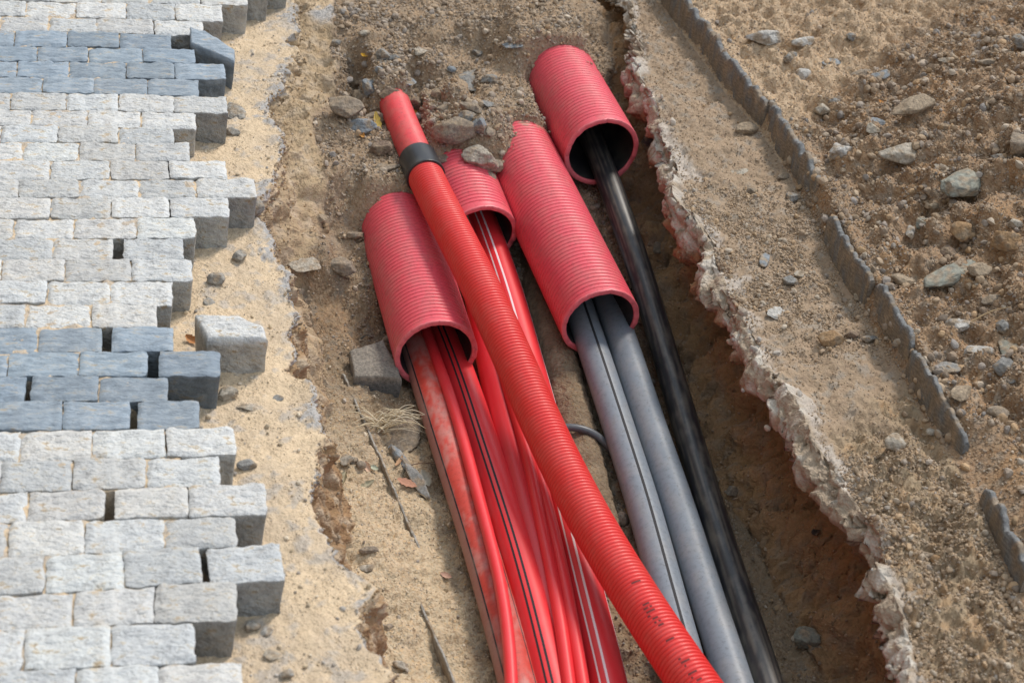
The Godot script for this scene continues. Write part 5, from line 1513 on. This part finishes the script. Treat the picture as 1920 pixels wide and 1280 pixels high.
func make_conduit() -> void:
	var bright := lin(0.68, 0.036, 0.032)
	var rosy := lin(0.70, 0.065, 0.075)
	var pts := [Vector3(-0.089, -0.21, -1.88), Vector3(-0.078, -0.2, -1.609), Vector3(-0.069, -0.195, -1.403), Vector3(-0.055, -0.195, -1.266), Vector3(-0.037, -0.197, -1.066), Vector3(-0.024, -0.199, -0.975), Vector3(-0.009, -0.202, -0.858), Vector3(0.01, -0.206, -0.745), Vector3(0.046, -0.225, -0.509), Vector3(0.08, -0.255, -0.301), Vector3(0.109, -0.285, -0.107), Vector3(0.134, -0.3, 0.071), Vector3(0.171, -0.31, 0.317), Vector3(0.22, -0.313, 0.565), Vector3(0.287, -0.314, 0.847), Vector3(0.347, -0.314, 1.062)]
	pts.append(pts[-1] + (pts[-1] - pts[-2]).normalized() * 0.9)
	var path := eased(spline(pts, 0.008), 14)
	var L := length_of(path, 0.008)
	var at := path[path.size() / 2]
	var o := thing("ribbed_conduit", "bright red finely ribbed conduit with a black coupling, crossing over the other pipes", "conduit", at)
	var coup := 0.0
	var best := 9.0
	for i in path.size():                                  # where the coupling sits along the conduit
		var d := path[i].distance_to(Vector3(-0.047, -0.197, -1.169))
		if d < best:
			best = d
			coup = i * 0.008
	var shade := func(s: float, a: float, q: Vector3) -> Color: return dusted(bright, lin(0.62, 0.12, 0.10), s, q, 0.25)
	var shade2 := func(s: float, a: float, q: Vector3) -> Color: return dusted(rosy, lin(0.55, 0.16, 0.14), s, q, 0.4)
	var prof := [[0.0, 1.0], [0.1, 0.8], [0.24, 0.15], [0.42, -0.1], [0.6, -0.1], [0.78, 0.15], [0.92, 0.8]]
	put("ribbed_tube", local(tube(path, 0.008, ribbed(coup, L, 0.0545, 0.0115, 0.0042, prof), 56, shade), at), mats.pipe_red, o)
	put("buried_end", local(tube(path, 0.008, ribbed(0.0, coup, 0.0500, 0.0066, 0.0013, [[0.0, 1.0], [0.3, 0.0], [0.7, 0.0]]), 56, shade2), at), mats.duct_red, o)
	var cr := [[coup - 0.054, 0.0503], [coup - 0.054, 0.0565], [coup - 0.051, 0.0590], [coup - 0.02, 0.0593], [coup + 0.02, 0.0593], [coup + 0.045, 0.0593], [coup + 0.047, 0.0608], [coup + 0.054, 0.0608], [coup + 0.0555, 0.0590], [coup + 0.0555, 0.0535]]
	put("coupling", local(tube(path, 0.008, cr, 64, func(s, a, q): return dusted(lin(0.022, 0.022, 0.024), lin(0.12, 0.11, 0.10), s, q, 0.25)), at), mats.black, o)
	# worn black print on the rib crests
	var print_start := 0.0
	best = 9.0
	for i in path.size():
		var d := path[i].distance_to(Vector3(0.223, -0.31, 0.578))
		if d < best:
			best = d
			print_start = i * 0.008
	var k0 := int((print_start - coup) / 0.0115)
	var bars := [[0, -24, 10], [6, -32, -8], [7, -38, -20], [7, -14, -6], [8, -36, -4], [9, -40, -30], [10, -30, -10], [11, -32, -24], [11, -16, -8], [12, -26, -6], [16, -34, -4], [21, -34, -26], [22, -34, -2], [23, -30, -24], [25, -36, -4], [26, -34, -28], [27, -24, -6]]
	for b in bars:
		var v := PackedVector3Array()
		var n := PackedVector3Array()
		var idx := PackedInt32Array()
		for e in 4:
			var s: float = coup + (k0 + b[0] + 0.30 + 0.13 * e) * 0.0115
			var i := int(s / 0.008)
			if i + 1 >= path.size():
				break
			var p := path[i].lerp(path[i + 1], s / 0.008 - i)
			var t := (path[i + 1] - path[i]).normalized()
			var side := Vector3.UP.cross(t).normalized()
			var up := t.cross(side)
			for m in 7:
				var a := deg_to_rad(lerpf(b[1], b[2], m / 6.0) * 0.7 - 6.0)
				var d := up * cos(a) + side * sin(a)
				if e > 0 and m > 0:
					idx.append_array([v.size() - 8, v.size() - 7, v.size() - 1, v.size() - 7, v.size(), v.size() - 1])
				v.append(p + d * 0.0553 - at)
				n.append(d)
		if v.size() == 28:
			put("printed_mark", arrays(v, n, PackedColorArray(), idx), mats.ink, o)


func make_loose_setts() -> void:
	# tipped blue sett lying against the pavement's end
	var at: Vector3 = Vector3(-0.658, 0, -1.579)
	var tip := []
	for q in [Vector3(-0.725, 0, -1.69), Vector3(-0.68, 0, -1.67), Vector3(-0.59, 0, -1.553), Vector3(-0.595, 0, -1.474), Vector3(-0.725, 0, -1.579)]:
		tip.append(Vector2(q.x - at.x, q.z - at.z))
	var o := put("loose_sett", block(tip, 0.105, lin(1, 1, 1), lin(0.66, 0.62, 0.57), 1), mats.blue_sett)
	o.position = at
	o.rotation = Vector3(0.0, 0.0, -0.06)
	tag(o, "tipped blue-grey sett lying askew at the blue band's end", "paving sett")
	# squarish pale sett
	var c: Vector3 = Vector3(-0.678, 0.004, -0.071)
	var pts := []
	for q in [Vector3(-0.758, 0.004, -0.126), Vector3(-0.653, 0.004, -0.117), Vector3(-0.597, 0.004, -0.072), Vector3(-0.592, 0.004, -0.026), Vector3(-0.732, 0.004, -0.029)]:
		pts.append(Vector2(q.x - c.x, q.z - c.z))
	o = put("loose_sett", block(pts, 0.108, lin(1, 1, 1), lin(0.72, 0.66, 0.59), 2), mats.pale_sett)
	o.position = c
	tag(o, "pale sett lying loose on the sand, apart from the pavement", "paving sett")
	# dark block on the trench floor
	c = Vector3(-0.258, -0.425, -0.467)
	pts = []
	for q in [Vector3(-0.316, -0.425, -0.555), Vector3(-0.216, -0.425, -0.601), Vector3(-0.187, -0.425, -0.465), Vector3(-0.186, -0.425, -0.425), Vector3(-0.315, -0.425, -0.434)]:
		pts.append(Vector2(q.x - c.x, q.z - c.z))
	o = put("loose_sett", block(pts, 0.075, lin(0.27, 0.24, 0.205), lin(0.16, 0.16, 0.16), 3), mats.rock)
	o.position = c
	tag(o, "dark sand-dusted block on the trench floor beside the nearest duct", "paving sett")


func make_slates() -> void:
	var g := "slate slabs set upright along the ledge"
	slate_slab("farthest slate slab, from the pale boulder up to the back", [Vector3(0.954, 0.008, -2.245), Vector3(0.973, 0.008, -1.98), Vector3(0.999, 0.008, -1.765), Vector3(1.013, 0.008, -1.492), Vector3(1.054, 0.008, -1.247)], 0.125, 0.022, 1, g)
	slate_slab("second slate slab, broken off where the tan wedge stone lies", [Vector3(1.068, 0.01, -1.265), Vector3(1.06, 0.01, -1.123), Vector3(1.065, 0.008, -0.977), Vector3(1.065, 0.006, -0.866), Vector3(1.07, -0.002, -0.775)], 0.12, 0.022, 2, g)
	slate_slab("third slate slab with a hooked end, beyond the missing piece", [Vector3(1.041, 0.004, -0.6), Vector3(1.03, 0.008, -0.469), Vector3(1.029, 0.008, -0.361), Vector3(1.038, 0.006, -0.25)], 0.11, 0.018, 3, g)
	slate_slab("fourth slate slab, half overlapped by the hooked one", [Vector3(1.053, 0.006, -0.249), Vector3(1.045, 0.008, -0.156), Vector3(1.046, 0.006, -0.061), Vector3(1.051, 0.002, 0.027)], 0.115, 0.018, 4, g)
	slate_slab("long low slate slab ending in the rough soil", [Vector3(1.042, 0.004, 0.048), Vector3(1.037, 0.006, 0.157), Vector3(1.032, 0.006, 0.259), Vector3(1.032, 0, 0.352), Vector3(1.04, -0.012, 0.414)], 0.10, 0.016, 5, g)
	slate_slab("nearest slate slab, leaning out of the rough soil", [Vector3(1.015, 0.004, 0.582), Vector3(1.002, 0.01, 0.68), Vector3(0.992, 0.01, 0.777), Vector3(0.982, 0.008, 0.884)], 0.12, 0.018, 6, g)
	var h := "thin slate strips in the trench floor"
	slate_slab("upper thin slate strip in the trench floor, under the dry grass", [at_floor(Vector3(-0.342, -0.445, -0.496)), at_floor(Vector3(-0.21, -0.498, 0.199))], 0.05, 0.007, 7, h)
	slate_slab("lower thin slate strip in the trench floor, nearest the front", [at_floor(Vector3(-0.242, -0.499, 0.358)), at_floor(Vector3(-0.19, -0.493, 0.693))], 0.05, 0.007, 8, h)


func at_floor(p: Vector3) -> Vector3:
	var y := -9.0
	for d in [Vector3.ZERO, Vector3(0.02, 0, 0.04), Vector3(-0.02, 0, -0.04), Vector3(0.02, 0, -0.04), Vector3(-0.02, 0, 0.04)]:
		y = maxf(y, ground_near(p + d))
	return Vector3(p.x, y - 0.004, p.z)


# ------------------------------------------------------------------ added house front, out of view, to darken the right trench wall
func make_added_building() -> void:
	var o := thing("added_building", "added pale house front out of view, shading the trench from the paved side", "added_building", Vector3(-4.6, 0, -1.0))
	var st := SurfaceTool.new()
	st.begin(Mesh.PRIMITIVE_TRIANGLES)
	var piece := func(size: Vector3, at: Vector3, turn := 0.0) -> void:
		var b := BoxMesh.new()
		b.size = size
		st.append_from(b, 0, Transform3D(Basis(Vector3.UP, turn), at))
	material("render", Color(0.62, 0.57, 0.50), 0.95, tex.sand, Vector3(0.7, 0.7, 0.7), null, 0.0, false)
	material("roof_tile", Color(0.50, 0.30, 0.22), 0.9, tex.rock, Vector3.ONE, null, 0.0, false)
	material("timber", Color(0.25, 0.20, 0.16), 0.6, null, Vector3.ONE, null, 0.0, false)
	material("pane", Color(0.10, 0.12, 0.14), 0.12, null, Vector3.ONE, null, 0.0, false)
	piece.call(Vector3(6, 8.2, 26), Vector3(-3.0, 4.1, 0))
	put("wall", st.commit(), mats.render, o)
	st.clear()
	st.begin(Mesh.PRIMITIVE_TRIANGLES)
	piece.call(Vector3(0.10, 0.7, 26.1), Vector3(0.03, 0.35, 0))
	put("plinth", st.commit(), mats.rock, o)
	var roof := PrismMesh.new()
	roof.size = Vector3(7.0, 1.7, 26.8)
	var r := put("roof", roof, mats.roof_tile, o)
	r.position = Vector3(-3.0, 9.07, 0)
	for storey in 2:
		for n in 7:
			var z := -10.8 + n * 3.6
			var door := storey == 0 and n == 3
			var h := 2.3 if door else 1.5
			var y := 1.17 if door else 2.0 + storey * 3.4
			var f := BoxMesh.new()
			f.size = Vector3(0.08, h, 1.05)
			var w := put("door" if door else "window", f, mats.timber, o)
			w.position = Vector3(0.045 if not door else 0.09, y, z)
			for s in [-1, 1]:
				var g := BoxMesh.new()
				g.size = Vector3(0.02, h - 0.16, 0.42)
				var p := put("panel" if door else "pane", g, mats.timber if door else mats.pane, w)
				p.position = Vector3(0.036, 0, s * 0.24)


# ------------------------------------------------------------------ the scene
func _ready() -> void:
	var cam := Camera3D.new()
	cam.name = "camera"
	cam.transform = Transform3D(Basis(Vector3(0.97769, 0.11217, 0.17757), Vector3(0.01374, 0.80948, -0.58699), Vector3(-0.20958, 0.57633, 0.78988)), Vector3(-0.87956, 2.41871, 3.31493))
	cam.fov = 22.437
	cam.near = 0.05
	cam.far = 400.0
	var lens := CameraAttributesPhysical.new()
	lens.frustum_focal_length = 60.5
	lens.exposure_aperture = 4.0
	lens.frustum_focus_distance = 4.75
	cam.attributes = lens
	cam.fov = 22.437
	add_child(cam)
	cam.current = true
	var sky_mat := ProceduralSkyMaterial.new()
	sky_mat.sky_top_color = Color(0.90, 0.95, 1.0)
	sky_mat.sky_horizon_color = Color(0.80, 0.845, 0.89)
	sky_mat.sky_curve = 0.25
	sky_mat.ground_bottom_color = Color(0.35, 0.32, 0.28)
	sky_mat.ground_horizon_color = Color(0.55, 0.53, 0.5)
	sky_mat.sun_angle_max = 1.0
	var sky := Sky.new()
	sky.sky_material = sky_mat
	var env := Environment.new()
	env.background_mode = Environment.BG_SKY
	env.sky = sky
	env.tonemap_mode = Environment.TONE_MAPPER_LINEAR
	env.background_energy_multiplier = 0.62
	env.tonemap_exposure = 1.95
	env.sdfgi_enabled = true
	env.ssao_enabled = true
	env.ssil_enabled = true
	var we := WorldEnvironment.new()
	we.environment = env
	add_child(we)
	var sun := DirectionalLight3D.new()
	sun.name = "sun"
	sun.light_energy = 0.5
	sun.light_angular_distance = 12.0
	sun.light_color = Color(1.0, 0.965, 0.92)
	sun.shadow_enabled = true
	sun.look_at_from_position(Vector3(1.3, 2.4, -1.3), Vector3.ZERO)
	add_child(sun)

	rng.seed = 20
	for n in [rough, fine, cells, patch]:
		n.frequency = 1.0
	rough.noise_type = FastNoiseLite.TYPE_SIMPLEX_SMOOTH
	rough.fractal_octaves = 4
	rough.seed = 2
	fine.noise_type = FastNoiseLite.TYPE_SIMPLEX_SMOOTH
	fine.fractal_octaves = 3
	fine.seed = 5
	cells.noise_type = FastNoiseLite.TYPE_CELLULAR
	cells.cellular_return_type = FastNoiseLite.RETURN_DISTANCE
	cells.fractal_octaves = 2
	cells.seed = 9
	blocks.frequency = 1.0
	blocks.noise_type = FastNoiseLite.TYPE_CELLULAR
	blocks.cellular_return_type = FastNoiseLite.RETURN_CELL_VALUE
	blocks.fractal_type = FastNoiseLite.FRACTAL_NONE
	blocks.cellular_jitter = 1.0
	blocks.seed = 31
	patch.noise_type = FastNoiseLite.TYPE_SIMPLEX_SMOOTH
	patch.fractal_octaves = 3
	patch.seed = 12

	make_materials()
	plan_pavement()
	make_ground()
	ground_piece("sand_bed", 0, 2, mats.sand)
	ground_piece("trench_wall", 2, 3, mats.wall)
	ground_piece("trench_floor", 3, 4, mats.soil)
	ground_piece("trench_wall", 4, 5, mats.wall)
	ground_piece("ledge_ground", 5, 6, mats.sand)
	ground_piece("soil_heap_ground", 6, 9, mats.soil)
	far_ground()
	make_pavement()
	make_slates()
	make_loose_setts()
	make_pipes()
	make_grit()
	make_stones()
	make_added_building()
	make_gravel()
	make_litter()
